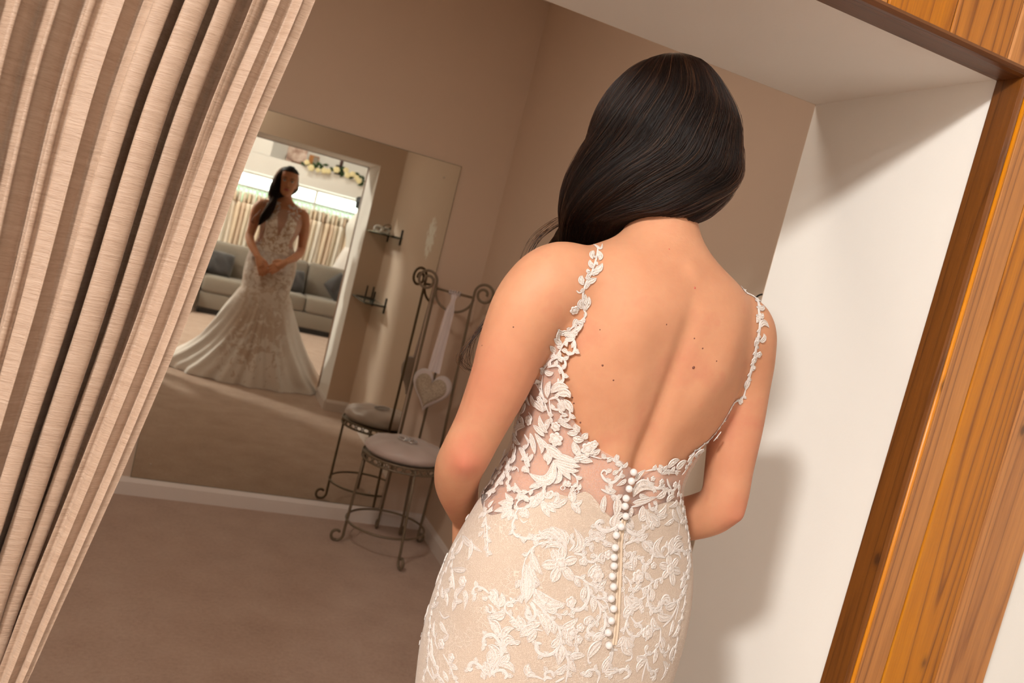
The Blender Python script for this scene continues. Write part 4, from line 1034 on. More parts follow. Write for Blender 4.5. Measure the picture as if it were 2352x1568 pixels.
L 0 85 44 -205 2347 70 -205 2312 93 -204 2290
L 0 64 61 -204 2333 94 -201 2317 111 -200 2301
L 0 76 90 -200 2332 112 -195 2339 121 -190 2363
L 0 53 -1 -207 2347 -2 -208 2332 2 -208 2320
C 0 33 131 -186 2384 118 -188 2401 138 -182 2401 150 -177 2410 166 -169 2418
L 0 66 123 -189 2367 131 -185 2382 153 -177 2383
C 0 26 99 -192 2436 111 -189 2419 129 -185 2406
C 0 20 159 -173 2432 162 -171 2409 186 -160 2381 224 -142 2342 262 -126 2297 279 -129 2260 282 -150 2211
L 0 67 170 -173 2357 198 -163 2333 220 -158 2301
L 0 55 164 -173 2374 164 -175 2361 134 -187 2354
L 0 55 157 -180 2349 170 -178 2327 200 -168 2308
F 0 48 0 6 140 -180 2419
C 0 32 -3 -211 2288 18 -212 2275 44 -211 2275 57 -209 2288 49 -209 2296
L 0 42 -8 -208 2321 6 -210 2306 20 -211 2290
L 0 42 -12 -210 2304 -10 -212 2279 -5 -214 2259
C 1 20 -252 -107 3005 -268 -141 2982 -281 -161 2955 -287 -169 2938 -298 -174 2911 -300 -174 2886 -294 -172 2864 -281 -168 2841 -272 -170 2829 -276 -163 2813 -283 -157 2804
C 1 19 -276 -163 2813 -283 -155 2799 -292 -144 2782 -296 -135 2759
L 1 47 -289 -148 2788 -288 -154 2807 -288 -156 2813
L 1 47 -286 -154 2801 -276 -162 2805 -270 -166 2798
L 1 31 -248 -74 3012 -249 -115 3004 -231 -89 3020
L 1 50 -270 -123 2994 -283 -139 2981 -282 -149 2971
L 1 50 -258 -123 2996 -258 -142 2984 -265 -152 2972
L 1 55 -281 -164 2950 -290 -159 2956 -292 -151 2967
L 1 60 -281 -165 2947 -267 -166 2951 -257 -158 2967
L 1 55 -286 -170 2933 -275 -169 2941 -265 -170 2943
L 1 41 -292 -169 2935 -298 -167 2938 -300 -165 2944
L 1 60 -305 -174 2901 -314 -173 2913 -313 -171 2924
L 1 54 -298 -174 2911 -284 -174 2917 -272 -174 2927
C 1 16 -300 -174 2886 -311 -173 2880 -320 -173 2884
L 1 49 -281 -168 2841 -277 -174 2860 -282 -175 2877
L 1 55 -284 -168 2843 -297 -168 2852 -299 -172 2866
F 1 63 0 6 -305 -162 2834
F 1 27 0 5 -305 -162 2834
L 1 41 -295 -174 2912 -295 -171 2928 -281 -169 2939
L 1 35 -296 -175 2892 -293 -175 2904 -283 -175 2912
L 1 41 -289 -170 2854 -287 -173 2866 -294 -174 2881
C 1 35 217 -134 3008 305 -96 2990 283 -158 2954 286 -177 2910 291 -178 2863 307 -167 2815 319 -154 2766 328 -143 2726
C 1 22 328 -143 2726 332 -136 2692 296 -154 2656 291 -144 2613 274 -137 2562 223 -159 2529 177 -173 2500
L 1 55 297 -94 2992 298 -95 2992 287 -93 2994
L 1 48 236 -133 2997 236 -133 2997 228 -135 3001
L 1 60 282 -135 2977 321 -103 2984 317 -102 2985
L 1 59 281 -155 2959 301 -149 2961 319 -133 2970
L 1 59 280 -168 2939 293 -166 2939 299 -160 2948
L 1 65 287 -178 2905 301 -172 2923 327 -170 2912
L 1 59 270 -178 2917 275 -172 2933 265 -173 2937
L 1 65 299 -178 2870 313 -177 2878 307 -177 2893
L 1 70 285 -178 2851 288 -179 2868 279 -181 2877
F 1 49 0 5 317 -170 2831
L 1 65 310 -163 2799 309 -166 2813 318 -164 2805
L 1 66 325 -151 2755 325 -146 2738 331 -142 2720
L 1 55 312 -159 2782 320 -160 2789 318 -162 2797
L 1 50 336 -135 2676 331 -134 2683 329 -137 2700
L 1 49 295 -151 2645 296 -154 2656 298 -155 2666
L 1 44 291 -144 2610 291 -146 2616 292 -147 2620
L 0 49 272 -133 2552 275 -138 2566 280 -143 2582
L 0 63 166 -175 2488 177 -173 2500 182 -175 2518
L 0 38 281 -143 2586 279 -142 2580 275 -137 2564
L 0 43 227 -155 2525 206 -166 2523 189 -170 2509"""
BUTTONS = [(-6.8, 1.2219), (-6.2, 1.2095), (-6.3, 1.1988), (-6.9, 1.1855), (-6.4, 1.1746), (-4.0, 1.1611), (-6.4, 1.1462), (-9.5, 1.1337), (-8.9, 1.1169), (-8.8, 1.1037), (-7.9, 1.0923), (-8.3, 1.0786), (-6.2, 1.0654), (-6.8, 1.0503), (-4.3, 1.0377), (-4.9, 1.0228), (-6.0, 1.0081), (-4.2, 0.9924)]
ZIPLINE = [(-3.5, 1.1558), (-3.6, 1.1269), (-1.4, 1.092), (0.2, 1.0362), (0.5, 0.9921)]
MOLES = [(-0.0367, -0.0836, 1.5249, 2), (0.0002, -0.1105, 1.4831, 3), (-0.0365, -0.1216, 1.4274, 2), (0.0152, -0.1183, 1.4179, 2), (0.0308, -0.1208, 1.4075, 2.2), (0.0566, -0.1239, 1.3952, 2), (0.0269, -0.1177, 1.3795, 4), (-0.0844, -0.107, 1.3404, 2.2), (-0.1029, -0.1018, 1.356, 2.8), (-0.1179, -0.0977, 1.4003, 1.6), (-0.0997, -0.0791, 1.2728, 2.5), (-0.1196, -0.0767, 1.3035, 2), (-0.1158, -0.0771, 1.2964, 2.2), (-0.2242, -0.0668, 1.3775, 2), (-0.2437, -0.029, 1.3425, 1.6)]

# ------------------------------------------------------------------ lace applique, buttons, straps
_gv, _gf = grid(220, [i/110 for i in range(111)], lambda p, t: gown_pt(p, 1.40*t, .0003))
SHELL = BVHTree.FromPolygons([Vector(x) for x in _gv], _gf)
def frame(p, strap):
    """nearest point of the gown (or of the bare back for the straps) with its outward normal"""
    p = Vector(p); bvh = BODY_BVH if strap else SHELL
    q, n, _, _ = bvh.find_nearest(p)
    cx, cy = cr(TORSO, min(max(p.z, .78), 1.62))[:2]
    if n.dot(Vector((q.x-cx, q.y-cy, .02 if p.z > 1.45 else 0))) < 0 and not strap: n = -n
    if not strap and p.z > 1.19:      # stay clear of the skin where the body stands proud of the shell
        h, hn, _, dist = BODY_BVH.find_nearest(q)
        if h is not None and (q-h).dot(hn) < .0008 and dist < .012 and hn.dot(n) > .3: q = h+hn*.0010; n = hn
    return q+n*(.0008 if strap else 0), n
def frame_pz(a, z): return frame(gown_pt(a, z), 0)
def strip(path, wid, prof, strap):
    """ribbon of given half-width profile lying on the surface; prof = [(lateral -1..1, height m)]"""
    F_ = [frame(q_, strap) for q_ in path]; V_, Q = [], []; m = len(prof); n = len(path)
    for i in range(n):
        t = (F_[min(i+1, n-1)][0]-F_[max(i-1, 0)][0])
        N = F_[i][1]; t = t-N*t.dot(N)
        if t.length < 1e-7: t = Vector((0, 0, 1))
        b = t.normalized().cross(N)
        k = min(1, wid[i]/max(1e-6, max(wid)))
        for l, h in prof: V_.append(F_[i][0]+b*(l*wid[i])+N*(h*(.35+.65*k)))
    MI = []
    for i in range(n-1):
        for j in range(m-1): Q.append((i*m+j, i*m+j+1, (i+1)*m+j+1, (i+1)*m+j)); MI.append(1 if m == 12 and j in (2, 3, 4, 6, 7, 8) else 0)
    return V_, Q, MI
CORD = lambda h: [(-1, 0), (-.85, h*.75), (-.5, h), (-.18, h*.80), (.18, h*.80), (.5, h), (.85, h*.75), (1, 0)]
LEAFP = lambda h: [(-1, 0), (-.93, h*.8), (-.80, h), (-.66, h*.35), (-.30, h*.28), (-.12, h*.75), (.12, h*.75), (.30, h*.28), (.66, h*.35), (.80, h), (.93, h*.8), (1, 0)]
def bez(p0, pm, p1, n):
    p0, pm, p1 = Vector(p0), Vector(pm), Vector(p1); c = 2*pm-.5*(p0+p1)
    return [(1-t)**2*p0+2*t*(1-t)*c+t*t*p1 for t in [i/(n-1) for i in range(n)]]
def lace_el(k, strap, w_, ext, P):
    if k == 'C':
        q = spline(P, 5); n = len(q); hw = w_*.66
        wd = [hw*min(1, .45+.55*min(i, n-1-i)/3.0) for i in range(n)]
        return strip(q, wd, CORD(min(.0015, w_*.30)), strap)
    if k in 'LP':
        if k == 'L': q = bez(*P, 11); wd = [w_*.72*max(.04, math.sin(PI*(i/10)**.85)**.75) for i in range(11)]
        else: q = bez(P[0], (Vector(P[0])+Vector(P[1]))/2, P[1], 11); wd = [w_*.66*max(.05, math.sin(PI*min(1, (i/10))**1.35)**.7)+.0004 for i in range(11)]
        return strip(q, wd, LEAFP(.0015), strap)
    p, N = frame(P[0], strap); t = Vector((0, 0, 1)); t = (t-N*t.dot(N)).normalized(); b = t.cross(N); rot, np_ = math.radians(ext[0]), ext[1]; r = w_*1.05
    V_, Q = [p+N*.0016], []; ns = np_*6; rr = [(.18, .0018), (.34, .0009), (.60, .0008), (.82, .0016), (.93, .0014), (1.0, 0)]
    for f_, h in rr:
        for j in range(ns):
            a = 2*PI*j/ns+rot; lobes = 1 if f_ < .4 else .74+.26*abs(math.cos(np_*(a-rot)/2))**.7
            V_.append(p+(t*math.cos(a)+b*math.sin(a))*r*f_*lobes+N*h)
    for j in range(ns): Q.append((0, 1+j, 1+(j+1) % ns))
    for i in range(len(rr)-1):
        for j in range(ns): Q.append((1+i*ns+j, 1+(i+1)*ns+j, 1+(i+1)*ns+(j+1) % ns, 1+i*ns+(j+1) % ns))
    return V_, Q, [0]*(ns*2)+[1]*ns*2+[0]*(len(Q)-4*ns)
ELS = []
for ln in LACE.split('\n'):
    t = ln.split(); k = t[0]; n = [int(x) for x in t[1:]]; i = 4 if k == 'F' else 2
    P = [(n[j]/2000, n[j+1]/2000, n[j+2]/2000) for j in range(i, len(n)-2, 3)]
    if any(abs(p[0]) > .176 and 1.22 < p[2] < 1.44 for p in P) and P[0][0] < 0: continue
    ELS.append((k, n[0], n[1]/10000, n[2:4] if k == 'F' else [], P))
def lace_obj(name, els):
    parts = [lace_el(*e) for e in els]; o = obj(name, join(*[(a, b) for a, b, c in parts]), M['lace'], gown); o.data.materials.append(M['lace_net'])
    mi = [x for a, b, c in parts for x in c]
    if len(mi) == len(o.data.polygons): o.data.polygons.foreach_set('material_index', mi)
    return o
# small acanthus leaflets that line the longer stems
extra = []
for k, s_, w_, ext, P in ELS:
    if k != 'C' or len(P) < 4: continue
    q = spline(P, 6); acc = 0; sd = 1
    for i in range(2, len(q)-3):
        acc += float(np.linalg.norm(q[i]-q[i-1]))
        if acc > .0075:
            acc = 0; sd = -sd; t = Vector(q[i+1]-q[i-1]); p_, n_ = frame(q[i], s_); t = (t-n_*t.dot(n_)).normalized(); b = t.cross(n_)*sd
            a0 = Vector(q[i])+b*w_*.3; L_ = .0085 if not s_ else .006
            extra.append(('L', s_, L_*.52, [], [tuple(a0), tuple(a0+t*L_*.5+b*L_*.22), tuple(a0+t*L_*.75+b*L_*.75)]))
NAMES = {'L': 'lace_leaf', 'C': 'lace_scroll', 'F': 'lace_flower', 'P': 'lace_petal'}
def area(e):
    P = e[4]; return (e[2]*2)**2 if e[0] == 'F' else e[2]*sum((Vector(P[i+1])-Vector(P[i])).length for i in range(len(P)-1))
ELS.sort(key=area, reverse=True)
for e in ELS[:280]: lace_obj(('strap_' if e[1] else '')+NAMES[e[0]], [e])
rest = ELS[280:]+extra
# the same motifs repeat round the front of the skirt (seen only in the mirror)
for k, s_, w_, ext, P in ELS:
    if not s_ and max(p[2] for p in P) < 1.20 and all(p[1] < -.03 for p in P): rest.append((k, 0, w_, ext, [(p[0], -p[1]+.01, p[2]) for p in P]))
lace_obj('lace_sprigs', rest)['kind'] = 'stuff'
# lace yoke under the throat, seen in the mirror
def fsurf(x, z):
    h = BODY_BVH.ray_cast(Vector((x, .5, z)), Vector((0, -1, 0))); return (h[0]+h[1]*.002, h[1]) if h[0] is not None else (Vector((x, .05, z)), Vector((0, 1, 0)))
yk = []; R_ = random.Random(5)
for sx in (-1, 1):
    for i in range(26):
        x = R_.uniform(.035, .135); z = 1.425+.075*R_.random()-(.02 if x > .11 else 0); c, n = fsurf(sx*x, z); a = R_.uniform(0, 6.28); t = Vector((math.cos(a), 0, math.sin(a))); t = (t-n*t.dot(n)).normalized(); b = t.cross(n)
        V_, Q = [], []
        for q in range(7):
            u = q/6; w_ = .0065*math.sin(PI*u)+.0002
            for l, h in ((-1, 0), (-.7, .0015), (0, .001), (.7, .0015), (1, 0)): V_.append(c+t*(u-.5)*.030+b*l*w_+n*h)
        for q in range(6):
            for l in range(4): Q.append((q*5+l, q*5+l+1, (q+1)*5+l+1, (q+1)*5+l))
        yk.append((V_, Q))
obj('yoke_lace', join(*yk), M['lace'], gown)['kind'] = 'stuff'
pm = NT('pearl'); pm.set(Base_Color=lin(214, 206, 203), Roughness=.18, Coat_Weight=.6, Coat_Roughness=.1, Sheen_Weight=.2); M['pearl'] = pm.m
for a, z in BUTTONS:
    p, n = frame_pz(math.radians(a), z); obj('pearl_button', ball(p+n*.0042, .0051, 16, 12), M['pearl'], gown)
M['zip'] = plain('zip_tape', lin(214, 190, 166), .6, bump=(700, .6, .001))
obj('zip', strip(spline([gown_pt(math.radians(a), z) for a, z in ZIPLINE], 8), [.0042]*33, [(-1, .0002), (-.8, .0014), (-.35, .0016), (-.15, .0004), (.15, .0004), (.35, .0016), (.8, .0014), (1, .0002)], 0)[:2], M['zip'], gown)
M['mole'] = plain('mole', lin(112, 62, 46), .6); M['spot'] = plain('red_spot', lin(196, 96, 78), .6)
for x, y, z, r in MOLES:
    q, n, _, _ = BODY_BVH.find_nearest(Vector((x, y, z))); lob('mole', ball(q-n*.0004*r, .00068*r, 10, 8), M['spot'] if z > 1.46 else M['mole'])
bd = []
for k, s_, w_, ext, P in ELS:
    if k == 'L' and R_.random() < .35:
        p, n = frame(P[1], s_); bd.append(ball(p+n*.0016, .0011, 6, 4))
o = obj('beads', join(*bd), M['crystal0'] if 'crystal0' in M else M['pearl'], gown); o['kind'] = 'stuff'

# ================================================================== curtain
def curtain_mat():
    m = NT('curtain_weave'); v = m.obj((26, 26, 420)); slub = m.noise(v, 1.0, 4, 0.65); v2 = m.obj((160, 160, 900)); th = m.noise(v2, 1.0, 2)
    vz = m.obj((6, 6, 90)); band = m.noise(vz, 1.0, 2)
    f = m.math('ADD', m.math('MULTIPLY', slub.outputs[0], 0.55), m.math('ADD', m.math('MULTIPLY', th.outputs[0], 0.25), m.math('MULTIPLY', band.outputs[0], 0.20)))
    m.set(Base_Color=m.ramp(f, (0.30, lin(146, 118, 97)), (0.50, lin(166, 138, 117)), (0.72, lin(178, 152, 132))), Roughness=0.52, Sheen_Weight=0.35, Sheen_Roughness=0.4, Specular_IOR_Level=0.45)
    m.bump(m.math('ADD', slub.outputs[0], m.math('MULTIPLY', th.outputs[0], 0.4)), 0.55, 0.0025); return m.m
M['curtain'] = curtain_mat()
XRT = [(0.0, -1.585, .30), (.30, -1.565, .22), (.55, -1.545, .16), (.62, -1.535, .15), (.72, -1.500, .20), (.84, -1.464, .30), (.95, -1.441, .38), (1.05, -1.4205, .43), (1.13, -1.4045, .47), (1.29, -1.376, .53), (1.52, -1.344, .60), (1.69, -1.313, .64), (2.05, -1.262, .70), (2.16, -1.25, .72)]
VAL = [(0, .0), (56, .026), (131, .018), (187, .065), (253, .085), (330, .135), (427, .055), (523, .018), (575, .055), (678, .050), (760, .045), (850, .05), (950, .05), (1040, .06), (1140, .08), (1240, .08), (1340, .1), (1440, .08), (1560, .09), (1689, .0)]
UV = [(p*.000379/.64, d) for p, d in VAL]
def curtain_pt(u, z):
    xr, W = cr(XRT, z)
    i = 0
    while i < len(UV)-2 and UV[i+1][0] < u: i += 1
    (a, da), (b, db) = UV[i], UV[i+1]; t = min(1, max(0, (u-a)/(b-a))); D = da+(db-da)*t
    comp = .55+.45*min(1, W/.60); wob = .10*math.sin(z*3.1+i*1.7)
    t2 = min(1, max(0, t+wob*math.sin(PI*t)*.8))
    ridge = (math.sin(PI*t2)**2+.0012)**.18
    y = -3.085+D*.58*(1-ridge)*comp-.012*math.sin(z*2.3+i)-.012*math.exp(-((u-.055)/.05)**2)
    x = xr-W*u-.018*comp*math.sin(2*PI*t2)*min(1, D/.10)
    return Vector((x, y, z))
cur = empty('curtain', (-1.55, -3.09, 0), 'heavy beige slub curtain drawn back at the left side of the opening', 'curtain')
zs = [2.16*i/110 for i in range(111)]; NU = 520
cv = [curtain_pt(UV[-1][0]*k/(NU-1), max(z, .012)) for z in zs for k in range(NU)]
cf = [(j*NU+k, j*NU+k+1, (j+1)*NU+k+1, (j+1)*NU+k) for j in range(110) for k in range(NU-1)]
cl = kid('drape', (cv, cf), M['curtain'], cur)
kid('tieback', tube([(-1.53+.03*math.cos(a)-.08+.085*math.cos(a), -3.06+.075*math.sin(a), .62+.02*math.cos(a)) for a in [2*PI*i/24 for i in range(24)]], [.014]*24, 8, True), M['curtain'], cur)
kid('curtain_pole', tube([(-2.35, -3.085, 2.175), (-1.2, -3.085, 2.175)], .014, 12), M['wood_dark_h'], cur)
for x in (-2.3, -1.23): kid('pole_bracket', box(x-.008, x+.008, -3.10, -D2-.05, 2.15, 2.165), M['wood_dark'], cur, False)

# ================================================================== scroll-back chair
M['iron'] = plain('antique_iron', lin(132, 116, 96), 0.48, 0.35, (40, .15, .002), .12)
M['satin'] = plain('dusky_satin', lin(206, 190, 184), 0.38, bump=(18, .25, .004), Sheen_Weight=0.4)
cc = Vector((-.276, -.312, 0)); chair = empty('chair', cc, 'small wrought iron scroll-back chair in the corner beside the mirror', 'chair')
WD = Vector((.846, -.534, 0)); FD = Vector((-.534, -.846, 0))
def scroll_foot(top, foot, out, r=.030):
    """straight leg ending in an outward curl that stands on the carpet"""
    top, foot, out = Vector(top), Vector(foot), Vector(out).normalized(); P = [top, top.lerp(foot+Vector((0, 0, .07)), .5), foot+Vector((0, 0, .07))]
    c = foot+out*r+Vector((0, 0, r+.004))
    for i in range(22):
        a = PI+i/21*PI*1.75; rr = r*(1-.45*max(0, (i-8)/13)); P.append(c+out*math.cos(a)*rr+Vector((0, 0, 1))*math.sin(a)*rr)
    return tube(P, .0068, 8)
LEGS = {'A': ((-.463, -.318, .452), (-.470, -.296, 0)), 'B': ((-.262, -.502, .452), (-.249, -.535, 0)), 'C': ((-.262, -.110, .46), (-.257, -.080, 0)), 'E': ((-.075, -.222, .46), (-.072, -.196, 0)), 'D': ((-.172, -.148, .46), (-.150, -.134, 0))}
for k in 'ABCED':
    t, f_ = LEGS[k]; kid('leg', scroll_foot(t, f_, (f_[0]-cc.x, f_[1]-cc.y, 0), .03 if k in 'AB' else .022), M['iron'], chair)
def ring(c, r, z, rad, n=48): return tube([(c[0]+r*math.cos(2*PI*i/n), c[1]+r*math.sin(2*PI*i/n), z) for i in range(n)], rad, 8, True)
kid('stretcher_ring', ring((-.281, -.297), .190, .113, .0058), M['iron'], chair)
rim = kid('seat_rim', join(ring(cc, .195, .428, .0048), ring(cc, .195, .456, .0048)), M['iron'], chair)
seatd = kid('seat_plate', lathe([(.0, .452), (.19, .452), (.19, .456), (0, .456)], (cc.x, cc.y, 0), 40), M['iron'], chair)
links = []
for i in range(30):
    a = 2*PI*i/30; c = Vector((cc.x+.195*math.cos(a), cc.y+.195*math.sin(a), .442)); tg = Vector((-math.sin(a), math.cos(a), 0))
    links.append(tube([c+tg*.017*math.cos(b)+Vector((0, 0, .0115))*math.sin(b) for b in [2*PI*j/12 for j in range(12)]], .0032, 6, True))
kid('rim_links', join(*links), M['iron'], chair)['kind'] = 'stuff'
bl = Vector((-.262, -.108, 0)); br_ = bl+WD*.198
def bp(s, z, f=0.0): return bl+WD*s+FD*f+Vector((0, 0, z))
def upright(s0, sg, base):
    P = [Vector(base), Vector(base).lerp(bp(s0, 1.20), .5), bp(s0, 1.20)]
    c = (s0+sg*.048, 1.290)
    for i in range(40):
        a = PI-i/39*PI*3.1; rr = .048*(1-.72*max(0, (i-10)/29)); P.append(bp(c[0]+sg*math.cos(a)*rr, c[1]+math.sin(a)*rr))
    return tube(P, .0068, 8)
kid('back_upright', upright(0, -1, LEGS['C'][0]), M['iron'], chair); kid('back_upright', upright(.198, 1, LEGS['E'][0]), M['iron'], chair)
kid('cross_bar', tube([bp(0, 1.262), bp(.198, 1.262)], .0062, 8), M['iron'], chair)
kid('back_arc', tube([bp(.1025-.0975*math.cos(PI*i/24), 1.258-.088*math.sin(PI*i/24)) for i in range(25)], .0062, 8), M['iron'], chair)
kid('back_spindle', tube([LEGS['D'][0], bp(.1025, .80), bp(.1025, 1.168)], .0062, 8), M['iron'], chair)
# cushion on the seat
cu = empty('cushion', (cc.x, cc.y, .4565), 'round dusky satin cushion with a crystal brooch on the iron chair', 'cushion')
prof = [(0, .0), (.14, .0), (.178, .008), (.193, .026), (.190, .044), (.172, .060), (.135, .072), (.085, .077), (.035, .074), (.012, .069), (0.0001, .068)]
pv, pf = lathe([(r, z) for r, z in prof], (cc.x, cc.y, .4565), 72)
pv = [Vector(p)+Vector((0, 0, .0045*math.sin(9*math.atan2(p[1]-cc.y, p[0]-cc.x))*(math.hypot(p[0]-cc.x, p[1]-cc.y)/.19)**2*(1 if p[2] > .49 else 0))) for p in pv]
kid('pad', (pv, pf), M['satin'], cu)
M['crystal'] = plain('crystal', (0.85, 0.85, 0.88, 1), 0.05, 0.0, Transmission_Weight=0.5, Specular_IOR_Level=0.9); M['silver'] = plain('silver', (0.7, 0.68, 0.64, 1), 0.22, 1.0)
def oval(c, a, b, ang, n=26, rad=.0026):
    return [Vector((c[0]+a*math.cos(t)*math.cos(ang)-b*math.sin(t)*math.sin(ang), c[1]+a*math.cos(t)*math.sin(ang)+b*math.sin(t)*math.cos(ang), c[2])) for t in [2*PI*i/n for i in range(n)]]
b0 = (cc.x+.0, cc.y+.0, .5335+.0045)
brc = kid('brooch', join(tube(oval((b0[0]-.014, b0[1]+.01, b0[2]), .030, .026, -.9), .003, 8, True), tube(oval((b0[0]+.014, b0[1]-.014, b0[2]), .030, .026, -.9), .003, 8, True)), M['silver'], cu)
for q in oval((b0[0]-.014, b0[1]+.01, b0[2]+.003), .030, .026, -.9, 14)+oval((b0[0]+.014, b0[1]-.014, b0[2]+.003), .030, .026, -.9, 14):
    kid('crystal', ball(q, .0042, 8, 6), M['crystal'], brc)
# hanging heart with its tulle ribbon
M['plush'] = plain('white_plush', lin(222, 208, 204), 0.95, bump=(300, .8, .006), Sheen_Weight=0.8)
gl = NT('champagne_glitter'); vv = gl.obj(); gs = gl.n('TexVoronoi', i_Vector=vv, i_Scale=420.0)
gl.set(Base_Color=gl.ramp(gs.outputs['Color'], (0.2, lin(150, 132, 112)), (0.8, lin(202, 188, 168))), Roughness=0.35, Metallic=0.35); gl.bump(gs.outputs['Distance'], .8, .002); M['glitter'] = gl.m
def heart_outline(n=44, sc_=1.0):
    O = []
    for i in range(n):
        t = 2*PI*i/n; x = 16*math.sin(t)**3; y = 13*math.cos(t)-5*math.cos(2*t)-2*math.cos(3*t)-math.cos(4*t); O.append((x/34*sc_, (y+2.5)/30*sc_))
    return O
hs = .103

def hp(x, z, d): return bl+WD*(hs+x)+FD*(.030+d)+Vector((0, 0, .762+z))
def heart_body(size, th, lift=0.0):
    R_ = []
    for k, (s, d) in enumerate(((.01, -1), (.62, -.94), (.88, -.62), (1.0, 0), (.88, .62), (.62, .94), (.01, 1))):
        R_.append([hp(x*size*s*math.cos(-.12)-z*size*s*math.sin(-.12), x*size*s*math.sin(-.12)+z*size*s*math.cos(-.12), d*th+lift) for x, z in heart_outline()])
    return loft(R_)
hh = empty('hanging_heart', hp(0, 0, 0), 'padded glitter heart with plush edge hung on a tulle ribbon from the chair back', 'ornament')
kid('plush_border', heart_body(.216, .019), M['plush'], hh); kid('glitter_front', heart_body(.186, .016, .0075), M['glitter'], hh)
rb = NT('white_tulle_ribbon'); rb.set(Base_Color=lin(236, 226, 228), Roughness=0.8, Alpha=rb.math('ADD', .45, rb.math('MULTIPLY', rb.noise(rb.obj((60, 60, 3)), 1.0, 3).outputs[0], .5))); M['ribbon'] = rb.m
def ribbon(w0, w1, d, ph):
    V_, F_ = [], []
    for i in range(31):
        t = i/30; z = 1.262-.40*t; w_ = (w0+(w1-w0)*t)*(1-.55*math.exp(-((t-.10)/.07)**2))
        for k in range(9):
            u = (k/8-.5)*2; V_.append(hp(u*w_+.012*(1-t)*math.sin(ph)-.004, z-.762, -.022+d*t+.006*math.sin(u*5+ph+t*3)*(.3+t)))
    for i in range(30):
        for k in range(8): F_.append((i*9+k, i*9+k+1, (i+1)*9+k+1, (i+1)*9+k))
    return V_, F_
kid('ribbon', join(ribbon(.018, .034, .020, .3), ribbon(.016, .028, .012, 2.1)), M['ribbon'], hh)
kid('ribbon_loop', tube([hp(.000+.026*u, .500, -.030+.011*math.cos(a)) + Vector((0, 0, .011*math.sin(a))) for u in (-1, -.5, 0, .5, 1) for a in [2*PI*j/10 for j in range(11)]], .0035, 6), M['ribbon'], hh)

# ================================================================== corner glass shelves (seen in the mirror)
gm = NT('shelf_glass'); gm.set(Base_Color=(0.80, 0.92, 0.88, 1), Roughness=0.03, Transmission_Weight=0.92, IOR=1.45); M['glass'] = gm.m
M['black'] = plain('black_lacquer', lin(20, 20, 22), 0.3); M['gunmetal'] = plain('dark_metal', lin(48, 50, 50), 0.35, 0.8)
def shelf(z, lab):
    s = empty('glass_shelf', (-.09, -2.24, z), lab, 'shelf')
    kid('glass_pane', box(-.176, -.002, -2.498, -1.985, z-.004, z+.004), M['glass'], s, False)
    for y in (-2.47, -2.02):
        kid('bracket', join(box(-.16, 0, y-.005, y+.005, z-.012, z-.004), box(-.012, 0, y-.006, y+.006, z-.055, z+.06)), M['gunmetal'], s, False)
shelf(1.462, 'upper glass shelf on black brackets holding a white bow'); shelf(.945, 'lower glass shelf on black brackets holding a black picture frame')
bow = empty('satin_bow', (-.09, -2.35, 1.466), 'white satin bow with wire loops on the upper glass shelf', 'bow')
def loopv(c, a, b, ax, rad): return tube([Vector(c)+Vector(ax)*a*math.cos(t)+Vector((0, 0, 1))*b*math.sin(t) for t in [2*PI*i/20 for i in range(20)]], rad, 8, True)
M['satin_w'] = plain('white_satin', lin(240, 238, 232), 0.3)
kid('bow_loop', join(loopv((-.115, -2.36, 1.490), .030, .020, (1, .2, 0), .010), loopv((-.060, -2.36, 1.490), .028, .019, (1, -.2, 0), .010), ball((-.088, -2.36, 1.484), (.014, .014, .016))), M['satin_w'], bow)
kid('wire_loop', loopv((-.058, -2.33, 1.520), .026, .018, (1, .4, .2), .0022), M['gunmetal'], bow); kid('wire_loop', loopv((-.085, -2.39, 1.492), .022, .022, (1, 0, 0), .0022), M['gunmetal'], bow)
for q in ((-.135, -2.36, 1.476), (-.150, -2.35, 1.474), (-.127, -2.34, 1.474)): kid('pearl', ball(q, .008, 10, 8), M['satin_w'], bow)
pf_ = empty('picture_frame', (-.06, -2.38, .949), 'small open black picture frame standing on the lower glass shelf', 'frame')
kid('frame', join(box(-.095, -.085, -2.40, -2.385, .956, 1.045), box(-.045, -.035, -2.40, -2.385, .956, 1.045), box(-.095, -.035, -2.40, -2.385, .949, .958)), M['black'], pf_, False)
kid('stand', ([(-.16, -2.40, .95), (-.03, -2.30, .95), (-.03, -2.44, .95), (-.16, -2.40, .956), (-.03, -2.30, .958), (-.03, -2.44, .958)], [(0, 2, 1), (3, 4, 5), (0, 1, 4, 3), (1, 2, 5, 4), (2, 0, 3, 5)]), M['black'], pf_, False)

# ================================================================== the shop behind (seen in the mirror)
YB = -8.2
for nm, a in (('wall_back_low', (-4.2, 2.6, -8.3, YB, 0, 1.2)), ('wall_back_left', (-4.2, -2.2, -8.3, YB, 1.2, 1.855)), ('wall_back_right', (1.6, 2.6, -8.3, YB, 1.2, 1.855)),
              ('trim_1', (-4.2, 2.6, -8.3, -8.0, 1.858, 2.115)), ('wall_back_upper', (-4.2, -.67, -8.6, -8.0, 2.117, SZ)), ('trim_2', (-.67, 2.6, -8.5, -8.302, 2.06, 2.115)), ('wall_back_recess', (-.67, 2.6, -8.6, -8.5, 2.0, SZ)),
              ('wall_shop_left', (-4.3, -4.2, -8.6, -3.0, 0, SZ)), ('wall_shop_right', (2.6, 2.7, -8.6, -2.5, 0, SZ))):
    struct(obj(nm, box(*a), M['white'], smooth=False))
win = struct(obj('window_1', join(*[box(-2.2, 1.6, -8.27, -8.23, z-.018, z+.018) for z in (1.218, 1.837)]+[box(x-.018, x+.018, -8.27, -8.23, 1.236, 1.819) for x in (-2.18, -1.1, .07, 1.58)]), M['gloss'], smooth=False))
wb = obj('glazing_bar', box(-2.16, .05, -8.262, -8.238, 1.718, 1.730), M['gloss'], win, False)
